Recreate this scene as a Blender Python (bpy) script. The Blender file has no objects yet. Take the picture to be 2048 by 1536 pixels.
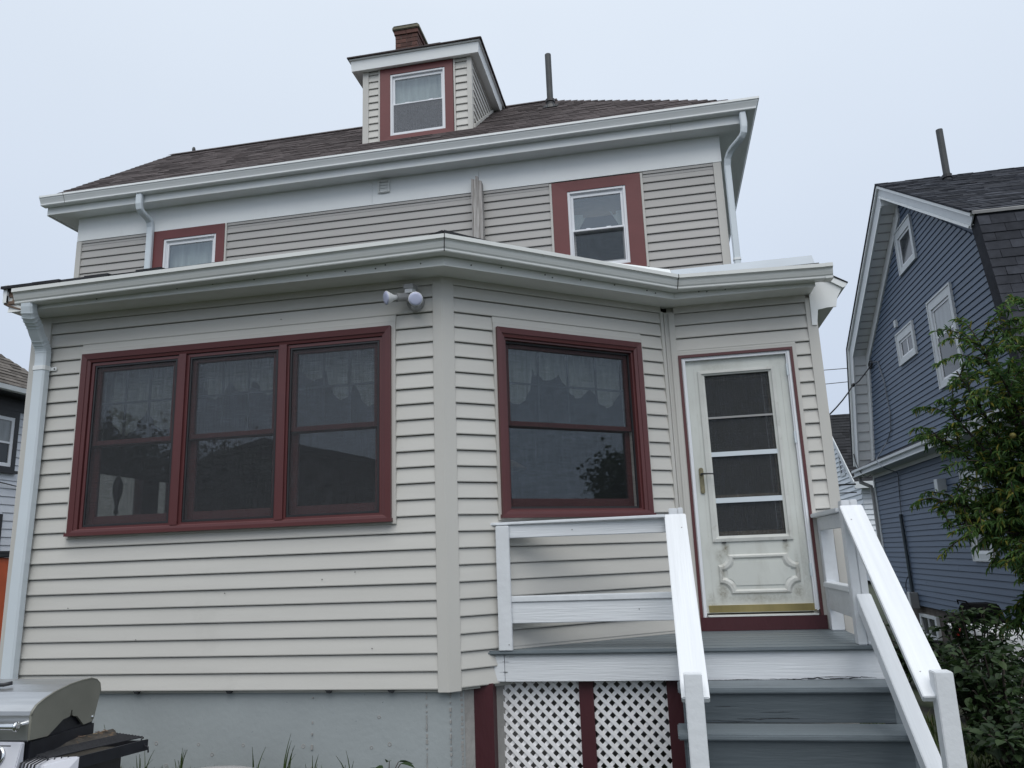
import bpy, bmesh, math, random
import numpy as np
from mathutils import Vector, Matrix

random.seed(7); rng = np.random.default_rng(7)
SC = bpy.context.scene
COL = SC.collection

# ------------------------------------------------------------------ camera
cam_d = bpy.data.cameras.new('camera'); cam = bpy.data.objects.new('camera', cam_d); COL.objects.link(cam)
cam_d.sensor_width = 36.0; cam_d.lens = 36.0 * 1539.9 / 2048.0
cam_d.clip_start = 0.05; cam_d.clip_end = 2000
YAW, PIT, ROL = 0.185, 0.2199, -0.037
fw = Vector((-math.sin(YAW)*math.cos(PIT), math.cos(YAW)*math.cos(PIT), math.sin(PIT)))
r0 = Vector((math.cos(YAW), math.sin(YAW), 0)); u0 = r0.cross(fw)
rr = r0*math.cos(ROL) + u0*math.sin(ROL); uu = u0*math.cos(ROL) - r0*math.sin(ROL)
CAMLOC = Vector((1.3938, -4.9279, 0.7937))
mw = Matrix((rr, uu, -fw)).transposed().to_4x4(); mw.translation = CAMLOC
cam.matrix_world = mw
SC.camera = cam
SC.render.resolution_x = 1024; SC.render.resolution_y = 768

# ------------------------------------------------------------------ sky, sun, exposure
SUN_EL, SUN_ROT = math.radians(56), math.radians(168)
world = bpy.data.worlds.new('World'); SC.world = world; world.use_nodes = True
wn = world.node_tree; wn.nodes.clear()
wo = wn.nodes.new('ShaderNodeOutputWorld'); bg = wn.nodes.new('ShaderNodeBackground')
sky = wn.nodes.new('ShaderNodeTexSky'); sky.sky_type = 'NISHITA'; sky.sun_disc = False
sky.sun_elevation = SUN_EL; sky.sun_rotation = SUN_ROT; sky.dust_density = 6.0; sky.air_density = 1.2
BG = 0.1
bg.inputs['Strength'].default_value = BG
tc = wn.nodes.new('ShaderNodeTexCoord'); sep = wn.nodes.new('ShaderNodeSeparateXYZ')
wn.links.new(tc.outputs['Generated'], sep.inputs[0])
ramp = wn.nodes.new('ShaderNodeValToRGB')          # even overcast: brighter towards the zenith
wn.links.new(sep.outputs['Z'], ramp.inputs[0])
ramp.color_ramp.elements[0].position = 0.0; ramp.color_ramp.elements[0].color = (0.545, 0.63, 0.785, 1)
ramp.color_ramp.elements[1].position = 0.62; ramp.color_ramp.elements[1].color = (0.765, 0.845, 0.95, 1)
_e = ramp.color_ramp.elements.new(1.0); _e.color = (1.15, 1.20, 1.24, 1)
nz = wn.nodes.new('ShaderNodeTexNoise'); nz.inputs['Scale'].default_value = 1.6; nz.inputs['Detail'].default_value = 4
wn.links.new(tc.outputs['Generated'], nz.inputs['Vector'])
mr = wn.nodes.new('ShaderNodeMapRange'); mr.inputs['To Min'].default_value = 0.93/BG; mr.inputs['To Max'].default_value = 1.07/BG
wn.links.new(nz.outputs['Fac'], mr.inputs['Value'])
sc_ = wn.nodes.new('ShaderNodeVectorMath'); sc_.operation = 'SCALE'
wn.links.new(ramp.outputs[0], sc_.inputs[0]); wn.links.new(mr.outputs[0], sc_.inputs['Scale'])
mx = wn.nodes.new('ShaderNodeMix'); mx.data_type = 'RGBA'; mx.inputs[0].default_value = 0.9
wn.links.new(sky.outputs[0], mx.inputs[6]); wn.links.new(sc_.outputs[0], mx.inputs[7])
wn.links.new(mx.outputs[2], bg.inputs['Color']); wn.links.new(bg.outputs[0], wo.inputs[0])

sun_d = bpy.data.lights.new('sun', 'SUN'); sun = bpy.data.objects.new('sun', sun_d); COL.objects.link(sun)
sun_d.energy = 1.5; sun_d.angle = math.radians(50); sun_d.color = (1.0, 0.985, 0.96)
sdir = Vector((math.sin(SUN_ROT)*math.cos(SUN_EL), math.cos(SUN_ROT)*math.cos(SUN_EL), math.sin(SUN_EL)))
sun.rotation_euler = sdir.to_track_quat('Z', 'Y').to_euler(); sun.location = (0, -10, 20)
SC.view_settings.view_transform = 'Standard'; SC.view_settings.look = 'None'
SC.view_settings.exposure = 0.07; SC.view_settings.gamma = 1.0; SC.view_settings.use_curve_mapping = False

# ------------------------------------------------------------------ materials
def M(name, col, rough=0.5, var=0.08, scale=3.0, stretch=(1, 1, 1), bump=0.0, bscale=40.0, objvar=0.0, islvar=0.0,
      metal=0.0, spec=0.5, dirt=None, dscale=4.0, dlo=0.55, dhi=0.75, damt=0.6, dstretch=(1, 1, 1), coat=0.0):
    m = bpy.data.materials.new(name); m.use_nodes = True; nt = m.node_tree; b = nt.nodes['Principled BSDF']
    b.inputs['Roughness'].default_value = rough; b.inputs['Metallic'].default_value = metal
    b.inputs['Specular IOR Level'].default_value = spec
    if coat: b.inputs['Coat Weight'].default_value = coat
    N, L = nt.nodes.new, nt.links.new
    geo = N('ShaderNodeNewGeometry')
    mp = N('ShaderNodeMapping'); mp.inputs['Scale'].default_value = [scale*s for s in stretch]; L(geo.outputs['Position'], mp.inputs['Vector'])
    n = N('ShaderNodeTexNoise'); n.inputs['Scale'].default_value = 1.0; n.inputs['Detail'].default_value = 5; L(mp.outputs[0], n.inputs['Vector'])
    r = N('ShaderNodeMapRange'); r.inputs['From Min'].default_value = 0.25; r.inputs['From Max'].default_value = 0.75
    r.inputs['To Min'].default_value = 1-var; r.inputs['To Max'].default_value = 1+var; L(n.outputs['Fac'], r.inputs['Value'])
    val = r.outputs[0]
    def mul(a, src, amt):
        q = N('ShaderNodeMapRange'); q.inputs['To Min'].default_value = 1-amt; q.inputs['To Max'].default_value = 1+amt; L(src, q.inputs['Value'])
        mm = N('ShaderNodeMath'); mm.operation = 'MULTIPLY'; L(a, mm.inputs[0]); L(q.outputs[0], mm.inputs[1]); return mm.outputs[0]
    if objvar:
        oi = N('ShaderNodeObjectInfo'); val = mul(val, oi.outputs['Random'], objvar)
    if islvar: val = mul(val, geo.outputs['Random Per Island'], islvar)
    vm = N('ShaderNodeVectorMath'); vm.operation = 'SCALE'; vm.inputs[0].default_value = col[:3]; L(val, vm.inputs['Scale'])
    out = vm.outputs[0]
    if dirt:
        mp2 = N('ShaderNodeMapping'); mp2.inputs['Scale'].default_value = [dscale*s for s in dstretch]; L(geo.outputs['Position'], mp2.inputs['Vector'])
        n2 = N('ShaderNodeTexNoise'); n2.inputs['Scale'].default_value = 1; n2.inputs['Detail'].default_value = 8; n2.inputs['Roughness'].default_value = 0.65; L(mp2.outputs[0], n2.inputs['Vector'])
        r2 = N('ShaderNodeMapRange'); r2.inputs['From Min'].default_value = dlo; r2.inputs['From Max'].default_value = dhi; r2.inputs['To Max'].default_value = damt; L(n2.outputs['Fac'], r2.inputs['Value'])
        mm = N('ShaderNodeMix'); mm.data_type = 'RGBA'; L(r2.outputs[0], mm.inputs[0]); L(out, mm.inputs[6]); mm.inputs[7].default_value = (*dirt, 1); out = mm.outputs[2]
    L(out, b.inputs['Base Color'])
    if bump:
        mp3 = N('ShaderNodeMapping'); mp3.inputs['Scale'].default_value = [bscale*s for s in stretch]; L(geo.outputs['Position'], mp3.inputs['Vector'])
        n3 = N('ShaderNodeTexNoise'); n3.inputs['Scale'].default_value = 1; n3.inputs['Detail'].default_value = 6; L(mp3.outputs[0], n3.inputs['Vector'])
        bp = N('ShaderNodeBump'); bp.inputs['Strength'].default_value = bump; bp.inputs['Distance'].default_value = 0.01; L(n3.outputs['Fac'], bp.inputs['Height']); L(bp.outputs[0], b.inputs['Normal'])
    return m

def glass_mat(name, tint, refl):
    m = bpy.data.materials.new(name); m.use_nodes = True; nt = m.node_tree; nt.nodes.clear(); N, L = nt.nodes.new, nt.links.new
    o = N('ShaderNodeOutputMaterial'); mix = N('ShaderNodeMixShader'); tr = N('ShaderNodeBsdfTransparent'); gl = N('ShaderNodeBsdfGlossy')
    tr.inputs[0].default_value = (*tint, 1); gl.inputs['Roughness'].default_value = 0.015; gl.inputs['Color'].default_value = (0.86, 0.94, 1, 1)
    lw = N('ShaderNodeLayerWeight'); lw.inputs['Blend'].default_value = 0.5
    pw = N('ShaderNodeMath'); pw.operation = 'POWER'; pw.inputs[1].default_value = 5.0; L(lw.outputs['Facing'], pw.inputs[0])
    fr_ = N('ShaderNodeMapRange'); fr_.inputs['To Min'].default_value = refl; fr_.inputs['To Max'].default_value = 1.0; L(pw.outputs[0], fr_.inputs['Value'])
    geo = N('ShaderNodeNewGeometry'); n = N('ShaderNodeTexNoise'); n.inputs['Scale'].default_value = 5; n.inputs['Detail'].default_value = 1; L(geo.outputs['Position'], n.inputs['Vector'])
    bp = N('ShaderNodeBump'); bp.inputs['Strength'].default_value = 0.012; bp.inputs['Distance'].default_value = 0.01; L(n.outputs['Fac'], bp.inputs['Height']); L(bp.outputs[0], gl.inputs['Normal'])
    L(fr_.outputs[0], mix.inputs[0]); L(tr.outputs[0], mix.inputs[1]); L(gl.outputs[0], mix.inputs[2]); L(mix.outputs[0], o.inputs[0])
    return m

def screen_mat(name, col, cover, amp=0.13):
    m = bpy.data.materials.new(name); m.use_nodes = True; nt = m.node_tree; nt.nodes.clear(); N, L = nt.nodes.new, nt.links.new
    o = N('ShaderNodeOutputMaterial'); mix = N('ShaderNodeMixShader'); tr = N('ShaderNodeBsdfTransparent'); di = N('ShaderNodeBsdfDiffuse')
    di.inputs[0].default_value = (*col, 1)
    geo = N('ShaderNodeNewGeometry'); acc = None
    for st in ((160, 160, 7), (9, 9, 210)):
        mp = N('ShaderNodeMapping'); mp.inputs['Scale'].default_value = st; L(geo.outputs['Position'], mp.inputs['Vector'])
        n = N('ShaderNodeTexNoise'); n.inputs['Scale'].default_value = 1; n.inputs['Detail'].default_value = 2; L(mp.outputs[0], n.inputs['Vector'])
        if acc is None: acc = n.outputs['Fac']
        else:
            a = N('ShaderNodeMath'); a.operation = 'ADD'; L(acc, a.inputs[0]); L(n.outputs['Fac'], a.inputs[1]); acc = a.outputs[0]
    r = N('ShaderNodeMapRange'); r.inputs['From Min'].default_value = 0.72; r.inputs['From Max'].default_value = 1.28
    r.inputs['To Min'].default_value = cover-amp; r.inputs['To Max'].default_value = cover+amp; L(acc, r.inputs['Value'])
    L(r.outputs[0], mix.inputs[0]); L(tr.outputs[0], mix.inputs[1]); L(di.outputs[0], mix.inputs[2]); L(mix.outputs[0], o.inputs[0])
    return m

def leaf_mat(name, c1, c2, c3=None, island=True):
    m = bpy.data.materials.new(name); m.use_nodes = True; nt = m.node_tree; N, L = nt.nodes.new, nt.links.new
    b = nt.nodes['Principled BSDF']; b.inputs['Roughness'].default_value = 0.55; b.inputs['Specular IOR Level'].default_value = 0.35
    o = nt.nodes['Material Output']
    cr = N('ShaderNodeValToRGB'); cr.color_ramp.elements[0].color = (*c1, 1); cr.color_ramp.elements[1].color = (*c2, 1); cr.color_ramp.elements[1].position = 0.8
    if c3:
        e = cr.color_ramp.elements.new(0.97); e.color = (*c3, 1)
    src = N('ShaderNodeNewGeometry').outputs['Random Per Island'] if island else N('ShaderNodeObjectInfo').outputs['Random']
    L(src, cr.inputs[0]); L(cr.outputs[0], b.inputs['Base Color'])
    t = N('ShaderNodeBsdfTranslucent'); L(cr.outputs[0], t.inputs[0]); mixs = N('ShaderNodeMixShader'); mixs.inputs[0].default_value = 0.32
    L(b.outputs[0], mixs.inputs[1]); L(t.outputs[0], mixs.inputs[2]); L(mixs.outputs[0], o.inputs[0])
    return m

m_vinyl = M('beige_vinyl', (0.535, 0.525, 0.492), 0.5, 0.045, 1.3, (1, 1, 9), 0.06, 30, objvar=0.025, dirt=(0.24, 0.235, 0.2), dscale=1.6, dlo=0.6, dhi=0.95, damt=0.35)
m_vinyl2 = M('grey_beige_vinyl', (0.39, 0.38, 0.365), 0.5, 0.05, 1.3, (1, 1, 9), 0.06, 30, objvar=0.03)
m_trimb = M('beige_trim', (0.535, 0.525, 0.492), 0.5, 0.05, 2, (1, 1, 0.4), dirt=(0.3, 0.29, 0.25), dscale=2.5, dlo=0.55, dhi=0.9, damt=0.4, dstretch=(1, 1, .3))
m_white = M('white_aluminium', (0.80, 0.825, 0.825), 0.42, 0.03, 2, dirt=(0.5, 0.5, 0.47), dscale=3, dlo=0.6, dhi=0.9, damt=0.25, dstretch=(1, 1, .4))
m_gutter = M('off_white_gutter', (0.70, 0.715, 0.695), 0.38, 0.04, 2, dirt=(0.32, 0.31, 0.27), dscale=5, dlo=0.6, dhi=0.9, damt=0.3)
m_ds = M('pale_blue_white_downspout', (0.62, 0.68, 0.72), 0.35, 0.04, 3)
m_paint = M('white_brushed_paint', (0.69, 0.715, 0.74), 0.42, 0.05, 5, (1, 1, 1), 0.25, 26, objvar=0.02)
m_paintl = M('white_brushed_paint_plank', (0.69, 0.715, 0.74), 0.42, 0.06, 4, (7, 0.35, 0.35), 0.25, 12, objvar=0.02, dirt=(0.35, 0.36, 0.38), dscale=9, dlo=0.70, dhi=0.8, damt=0.4, dstretch=(3, .14, .14))
m_painth = M('white_brushed_paint_board', (0.69, 0.715, 0.74), 0.42, 0.06, 4, (0.35, 3, 7), 0.3, 12, objvar=0.02, dirt=(0.35, 0.35, 0.36), dscale=9, dlo=0.72, dhi=0.8, damt=0.5, dstretch=(.12, 2, 3))
m_red = M('oxide_red_trim', (0.098, 0.029, 0.030), 0.4, 0.08, 3, bump=0.05)
m_redf = M('faded_red_casing', (0.145, 0.036, 0.036), 0.5, 0.1, 3, bump=0.08)
m_latt = M('white_lattice_vinyl', (0.84, 0.84, 0.85), 0.4, 0.04, 5, dirt=(0.4, 0.38, 0.34), dscale=9, dlo=0.62, dhi=0.85, damt=0.4)
m_deep = M('deep_red_wood', (0.055, 0.010, 0.015), 0.55, 0.2, 4, (1, 1, .3), 0.3, 30, dirt=(0.3, 0.28, 0.27), dscale=60, dlo=0.72, dhi=0.78, damt=0.5)
m_riser = M('dark_slate_riser', (0.074, 0.091, 0.102), 0.5, 0.1, 4, (0.3, 3, 3), 0.35, 14, objvar=0.04, dirt=(0.03, 0.035, 0.04), dscale=7, dlo=0.66, dhi=0.72, damt=0.6, dstretch=(.12, 2, 3))  # risers get a darker slate tone than the treads
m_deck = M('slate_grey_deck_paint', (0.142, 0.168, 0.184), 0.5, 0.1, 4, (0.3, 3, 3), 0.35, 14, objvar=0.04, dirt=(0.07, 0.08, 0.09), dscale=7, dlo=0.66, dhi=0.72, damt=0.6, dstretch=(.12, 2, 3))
m_conc = M('grey_painted_concrete', (0.315, 0.345, 0.352), 0.75, 0.09, 1.6, (1, 1, 1), 0.22, 26, dirt=(0.13, 0.15, 0.16), dscale=46, dlo=0.69, dhi=0.715, damt=0.85)
m_conc2 = M('bare_concrete', (0.29, 0.285, 0.275), 0.8, 0.16, 4, (1, 1, .5), 0.8, 30, dirt=(0.12, 0.12, 0.12), dscale=14, dlo=0.58, dhi=0.75, damt=0.5)
m_shing = M('brown_asphalt_shingle', (0.090, 0.076, 0.076), 0.85, 0.15, 9, bump=0.6, bscale=120, islvar=0.2, spec=0.12)
m_blackshing = M('black_asphalt_shingle', (0.026, 0.027, 0.030), 0.85, 0.25, 9, bump=0.5, bscale=100, islvar=0.35, objvar=0.3, spec=0.12)
m_greyshing = M('charcoal_shingle', (0.040, 0.043, 0.052), 0.85, 0.25, 9, bump=0.5, bscale=100, islvar=0.4, objvar=0.3, spec=0.12)
m_tan = M('tan_brown_shingle', (0.125, 0.113, 0.102), 0.85, 0.25, 6, bump=0.5, bscale=90, islvar=0.3, spec=0.12)
m_brick = M('old_red_brick', (0.098, 0.044, 0.035), 0.85, 0.25, 12, bump=0.6, bscale=60, objvar=0.28)
m_mortar = M('lime_mortar', (0.19, 0.165, 0.145), 0.9, 0.2, 14, bump=0.4)
m_cap = M('mossy_chimney_cap', (0.155, 0.145, 0.105), 0.9, 0.3, 10, bump=0.6)
m_lead = M('dull_lead_flashing', (0.035, 0.036, 0.038), 0.9, 0.2, 9)
m_pipe = M('dark_grey_vent_pipe', (0.055, 0.06, 0.062), 0.6, 0.2, 8)
m_vinylw = M('white_window_vinyl', (0.76, 0.78, 0.81), 0.35, 0.03, 4)
m_oldwood = M('weathered_grey_wood', (0.40, 0.385, 0.37), 0.8, 0.45, 5, (9, 9, 0.35), 0.8, 9, dirt=(0.16, 0.14, 0.125), dscale=6, dlo=0.5, dhi=0.62, damt=0.8, dstretch=(7, 7, .25))
m_rawwood = M('stained_raw_wood', (0.17, 0.115, 0.085), 0.8, 0.3, 9, (.4, 1, 3), 0.4)
m_blue = M('blue_vinyl', (0.078, 0.113, 0.172), 0.55, 0.06, 1.5, (1, 1, 8), 0.05, objvar=0.06)
m_trimg = M('neighbour_white_trim', (0.56, 0.59, 0.61), 0.5, 0.05, 3)
m_wsid = M('white_clapboard', (0.66, 0.69, 0.74), 0.55, 0.05, 2, objvar=0.04)
m_wsid2 = M('far_white_clapboard', (0.66, 0.70, 0.74), 0.55, 0.05, 2, objvar=0.04)
m_black = M('black_painted_wood', (0.018, 0.019, 0.022), 0.5, 0.3, 6)
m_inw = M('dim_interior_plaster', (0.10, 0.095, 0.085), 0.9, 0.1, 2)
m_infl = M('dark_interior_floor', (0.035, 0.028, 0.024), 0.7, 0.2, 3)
m_lace = M('cream_valance_cloth', (0.56, 0.59, 0.53), 0.9, 0.35, 16, (1, 1, .12), 0.2)  # vertical streaks put the light and dark of folds into the cloth colour
m_brown = M('brown_panel_door', (0.24, 0.185, 0.12), 0.55, 0.2, 4, (3, 3, .4))
m_bamb = M('bamboo_shade', (0.30, 0.22, 0.13), 0.8, 0.3, 6, (1, 1, 30))
m_door = M('aged_white_door_skin', (0.60, 0.62, 0.585), 0.5, 0.06, 3, dirt=(0.26, 0.245, 0.19), dscale=5, dlo=0.5, dhi=0.85, damt=0.42, dstretch=(1.4, 1, .45))
m_mould = M('worn_white_moulding', (0.58, 0.59, 0.56), 0.5, 0.1, 6, dirt=(0.2, 0.18, 0.13), dscale=14, dlo=0.55, dhi=0.8, damt=0.5)
m_mildew = M('brown_mildew_stain', (0.215, 0.20, 0.15), 0.9, 0.3, 20)
m_galv = M('galvanised_flashing', (0.44, 0.49, 0.54), 0.45, 0.06, 3)
m_alu = M('bright_aluminium_bar', (0.62, 0.68, 0.72), 0.35, 0.03, 4)
m_brass = M('polished_brass', (0.55, 0.44, 0.20), 0.32, 0.22, 2.2, (3, 1, .3), metal=1.0)
m_oldbrass = M('tarnished_brass', (0.21, 0.19, 0.12), 0.55, 0.35, 40, metal=0.5)
m_iron = M('dark_bronze', (0.02, 0.02, 0.022), 0.4, 0.2, 20)
m_steel = M('brushed_stainless', (0.50, 0.51, 0.52), 0.30, 0.10, 5, (1, 6, 6), metal=0.85, dirt=(0.16, 0.13, 0.10), dscale=42, dlo=0.7, dhi=0.74, damt=0.8)
m_steels = M('dull_side_panel', (0.20, 0.20, 0.17), 0.5, 0.15, 5, metal=0.15, dirt=(0.10, 0.06, 0.03), dscale=50, dlo=0.72, dhi=0.75, damt=0.8)
m_chrome = M('chrome_handle', (0.75, 0.76, 0.76), 0.12, 0.03, 5, metal=1.0)
m_grillblk = M('black_enamel', (0.013, 0.014, 0.019), 0.45, 0.3, 20)
m_silver = M('silver_painted_panel', (0.58, 0.59, 0.64), 0.35, 0.04, 6)
m_rust = M('rusty_flavour_plate', (0.045, 0.040, 0.034), 0.8, 0.5, 22, bump=0.4, dirt=(0.20, 0.12, 0.06), dscale=26, dlo=0.55, dhi=0.7, damt=0.7)
m_munt = M('dark_grey_muntin', (0.07, 0.075, 0.08), 0.5, 0.1, 8)
m_greyplast = M('grey_plastic', (0.30, 0.30, 0.30), 0.5, 0.08, 8)
m_lens = M('frosted_lamp_face', (0.55, 0.58, 0.76), 0.4, 0.05, 20)
m_bulb = M('white_lamp_shell', (0.78, 0.79, 0.80), 0.35, 0.03, 10)
m_orange = M('orange_plastic', (0.60, 0.11, 0.03), 0.5, 0.2, 2)
m_soil = M('dark_yard_soil', (0.030, 0.028, 0.020), 0.95, 0.4, 3, bump=0.7, bscale=12, dirt=(0.028, 0.045, 0.014), dscale=2.2, dlo=0.4, dhi=0.6, damt=0.9)
m_bark = M('dark_bark', (0.045, 0.036, 0.03), 0.9, 0.3, 12, bump=0.6)
m_wplast = M('white_plastic', (0.62, 0.63, 0.64), 0.4, 0.05, 6)
m_redp = M('bright_red_plastic', (0.42, 0.015, 0.012), 0.4, 0.1, 6)
m_found = M('brown_stone_foundation', (0.085, 0.072, 0.062), 0.9, 0.4, 6, bump=0.7)
m_wire = M('black_cable', (0.02, 0.021, 0.024), 0.6, 0.1, 6)
m_cab = M('grey_cable', (0.16, 0.18, 0.21), 0.6, 0.1, 6)
m_bluecond = M('blue_grey_conduit', (0.030, 0.045, 0.058), 0.5, 0.1, 6)
m_metalg = M('grey_meter_metal', (0.25, 0.26, 0.27), 0.45, 0.1, 6, metal=0.3)
m_glass = glass_mat('window_glass', (0.80, 0.82, 0.83), 0.13)
m_glassd = glass_mat('door_glass', (0.93, 0.94, 0.94), 0.045)
m_screen = screen_mat('insect_screen_mesh', (0.085, 0.09, 0.097), 0.28, 0.12)
m_screen2 = screen_mat('clean_insect_screen_mesh', (0.035, 0.04, 0.042), 0.22, 0.06)
m_screend = screen_mat('storm_door_screen_mesh', (0.07, 0.07, 0.068), 0.30, 0.13)
m_screenw = screen_mat('pale_insect_screen_mesh', (0.24, 0.25, 0.27), 0.55)
m_leafp = leaf_mat('peach_leaf', (0.034, 0.090, 0.032), (0.115, 0.205, 0.048), (0.24, 0.22, 0.04))
m_leafpo = leaf_mat('peach_leaf_single', (0.036, 0.094, 0.034), (0.12, 0.21, 0.05), (0.24, 0.22, 0.04), False)
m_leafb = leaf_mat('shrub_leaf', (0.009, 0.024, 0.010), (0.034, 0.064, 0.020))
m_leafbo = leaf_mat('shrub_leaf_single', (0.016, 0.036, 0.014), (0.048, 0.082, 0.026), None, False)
m_grass = leaf_mat('grass_blade', (0.035, 0.065, 0.015), (0.075, 0.11, 0.035), (0.17, 0.15, 0.08))
m_leaft = leaf_mat('far_tree_leaf', (0.012, 0.028, 0.012), (0.03, 0.055, 0.018))
m_nail = M('dark_nail_head', (0.05, 0.05, 0.05), 0.6, 0.1, 9)

def stain(m, spots, col=(0.17, 0.15, 0.10)):
    """weathering marks at fixed places (x, z, half-width, half-height, strength) on a painted door"""
    nt = m.node_tree; N, L = nt.nodes.new, nt.links.new; b = nt.nodes['Principled BSDF']; src = b.inputs['Base Color'].links[0].from_socket
    geo = N('ShaderNodeNewGeometry'); acc = None
    for x, z, rx, rz, k in spots:
        mp = N('ShaderNodeMapping'); mp.inputs['Scale'].default_value = (1/rx, 0, 1/rz); mp.inputs['Location'].default_value = (-x/rx, 0, -z/rz); L(geo.outputs['Position'], mp.inputs['Vector'])
        ln = N('ShaderNodeVectorMath'); ln.operation = 'LENGTH'; L(mp.outputs[0], ln.inputs[0])
        r = N('ShaderNodeMapRange'); r.interpolation_type = 'SMOOTHSTEP'; r.inputs['From Min'].default_value = 1; r.inputs['From Max'].default_value = 0; r.inputs['To Max'].default_value = k; L(ln.outputs['Value'], r.inputs['Value'])
        if acc is None: acc = r.outputs[0]
        else:
            a = N('ShaderNodeMath'); a.operation = 'MAXIMUM'; L(acc, a.inputs[0]); L(r.outputs[0], a.inputs[1]); acc = a.outputs[0]
    n = N('ShaderNodeTexNoise'); n.inputs['Scale'].default_value = 38; n.inputs['Detail'].default_value = 8; n.inputs['Roughness'].default_value = 0.7; L(geo.outputs['Position'], n.inputs['Vector'])
    r = N('ShaderNodeMapRange'); r.inputs['From Min'].default_value = 0.3; r.inputs['From Max'].default_value = 0.62; L(n.outputs['Fac'], r.inputs['Value'])
    mu = N('ShaderNodeMath'); mu.operation = 'MULTIPLY'; L(acc, mu.inputs[0]); L(r.outputs[0], mu.inputs[1])
    mx_ = N('ShaderNodeMix'); mx_.data_type = 'RGBA'; L(mu.outputs[0], mx_.inputs[0]); L(src, mx_.inputs[6]); mx_.inputs[7].default_value = (*col, 1); L(mx_.outputs[2], b.inputs['Base Color'])
SPOTS = [(1.835, .79, .045, .085, .95), (2.275, .80, .04, .07, .8), (1.79, .74, .05, .07, .7), (1.79, .48, .07, .12, .8), (2.33, .47, .07, .10, .75), (1.80, .62, .04, .2, .5), (2.05, .425, .5, .05, .5), (2.34, .62, .03, .2, .5), (1.9, 2.2, .18, .05, .35), (1.70, .40, .06, .12, .5), (2.39, .62, .04, .5, .3)]
stain(m_door, SPOTS); stain(m_mould, SPOTS)

# ------------------------------------------------------------------ mesh helpers
class MB:
    def __init__(s): s.v = []; s.f = []
    def add(s, vs, fs):
        o = len(s.v); s.v += [tuple(p) for p in vs]; s.f += [tuple(i+o for i in f) for f in fs]; return s
    def hexa(s, p):   # p: 8 points, bottom 4 then top 4
        return s.add(p, [(3, 2, 1, 0), (4, 5, 6, 7), (0, 1, 5, 4), (1, 2, 6, 5), (2, 3, 7, 6), (3, 0, 4, 7)])
    def box(s, x0, x1, y0, y1, z0, z1):
        return s.hexa([(x0, y0, z0), (x1, y0, z0), (x1, y1, z0), (x0, y1, z0), (x0, y0, z1), (x1, y0, z1), (x1, y1, z1), (x0, y1, z1)])
    def fbox(s, F, s0, s1, d0, d1, z0, z1):
        return s.hexa([F(s0, d1, z0), F(s1, d1, z0), F(s1, d0, z0), F(s0, d0, z0), F(s0, d1, z1), F(s1, d1, z1), F(s1, d0, z1), F(s0, d0, z1)])
    def prism(s, poly, vec):
        n = len(poly); a = [Vector(p) for p in poly]; b = [p+Vector(vec) for p in a]
        return s.add(a+b, [tuple(range(n))[::-1], tuple(range(n, 2*n))] + [(i, (i+1) % n, n+(i+1) % n, n+i) for i in range(n)])
    def loft(s, rings, cap=True, closed=True):
        n = len(rings[0]); fs = []
        for k in range(len(rings)-1):
            for i in range(n if closed else n-1):
                j = (i+1) % n; fs.append((k*n+i, k*n+j, (k+1)*n+j, (k+1)*n+i))
        if cap: fs += [tuple(range(n))[::-1], tuple(range((len(rings)-1)*n, len(rings)*n))]
        return s.add([p for r in rings for p in r], fs)
    def tube(s, pts, rad, n=8, rads=None, flat=None, cap=True):
        pts = [Vector(p) for p in pts]; rings = []; ref = None
        for i, p in enumerate(pts):
            t = (pts[min(i+1, len(pts)-1)]-pts[max(i-1, 0)]).normalized()
            if ref is None: ref = Vector((0, 0, 1)) if abs(t.z) < 0.9 else Vector((1, 0, 0))
            a = t.cross(ref)
            if a.length < 1e-4: a = t.cross(Vector((0, 1, 0)))
            a.normalize(); b = a.cross(t).normalized(); ref = b
            r = rads[i] if rads else rad
            rings.append([p + a*math.cos(2*math.pi*k/n)*r + b*math.sin(2*math.pi*k/n)*r for k in range(n)])
        return s.loft(rings, cap)
    def lathe(s, prof, base, axis=(0, 0, 1), n=16):
        ax = Vector(axis).normalized(); a = ax.orthogonal().normalized(); b = ax.cross(a)
        return s.loft([[Vector(base)+ax*h + (a*math.cos(2*math.pi*k/n)+b*math.sin(2*math.pi*k/n))*r for k in range(n)] for r, h in prof])

WL = {}
def part(name, mb, mat, parent=None, smooth=False, kind=None, label=None, bevel=0.0):
    v = np.array([tuple(p) for p in mb.v], float); c = (v.min(0)+v.max(0))/2
    me = bpy.data.meshes.new(name); me.from_pydata((v-c).tolist(), [], mb.f)
    bm = bmesh.new(); bm.from_mesh(me)
    if len(bm.faces) < 60000: bmesh.ops.recalc_face_normals(bm, faces=bm.faces)
    if bevel: bmesh.ops.bevel(bm, geom=[e for e in bm.edges if len(e.link_faces) == 2 and e.calc_face_angle(0) > 0.6], offset=bevel, segments=2, affect='EDGES', clamp_overlap=True)
    bm.to_mesh(me); bm.free()
    if smooth:
        for p in me.polygons: p.use_smooth = True
    me.materials.append(mat)
    return link(name, me, parent, Vector(c), kind, label)
def link(name, me, parent, world, kind=None, label=None):
    o = bpy.data.objects.new(name, me); COL.objects.link(o)
    world = Vector(world); WL[o.name] = world
    if parent: o.parent = parent; o.location = world - WL[parent.name]
    else: o.location = world
    if kind: o['kind'] = kind
    if label: o['label'] = label
    return o
def thing(name, label, cat, loc, group=None):
    o = bpy.data.objects.new(name, None); COL.objects.link(o); o.empty_display_size = 0.2
    o.location = loc; WL[o.name] = Vector(loc); o['label'] = label; o['category'] = cat
    if group: o['group'] = group
    return o
def tag(o, label, cat, group=None):
    o['label'] = label; o['category'] = cat
    if group: o['group'] = group
    return o
def frame(o, u, n):
    o, u, n = Vector(o), Vector(u).normalized(), Vector(n).normalized()
    return lambda s, d, z: o + u*s + n*d + Vector((0, 0, z))

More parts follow.
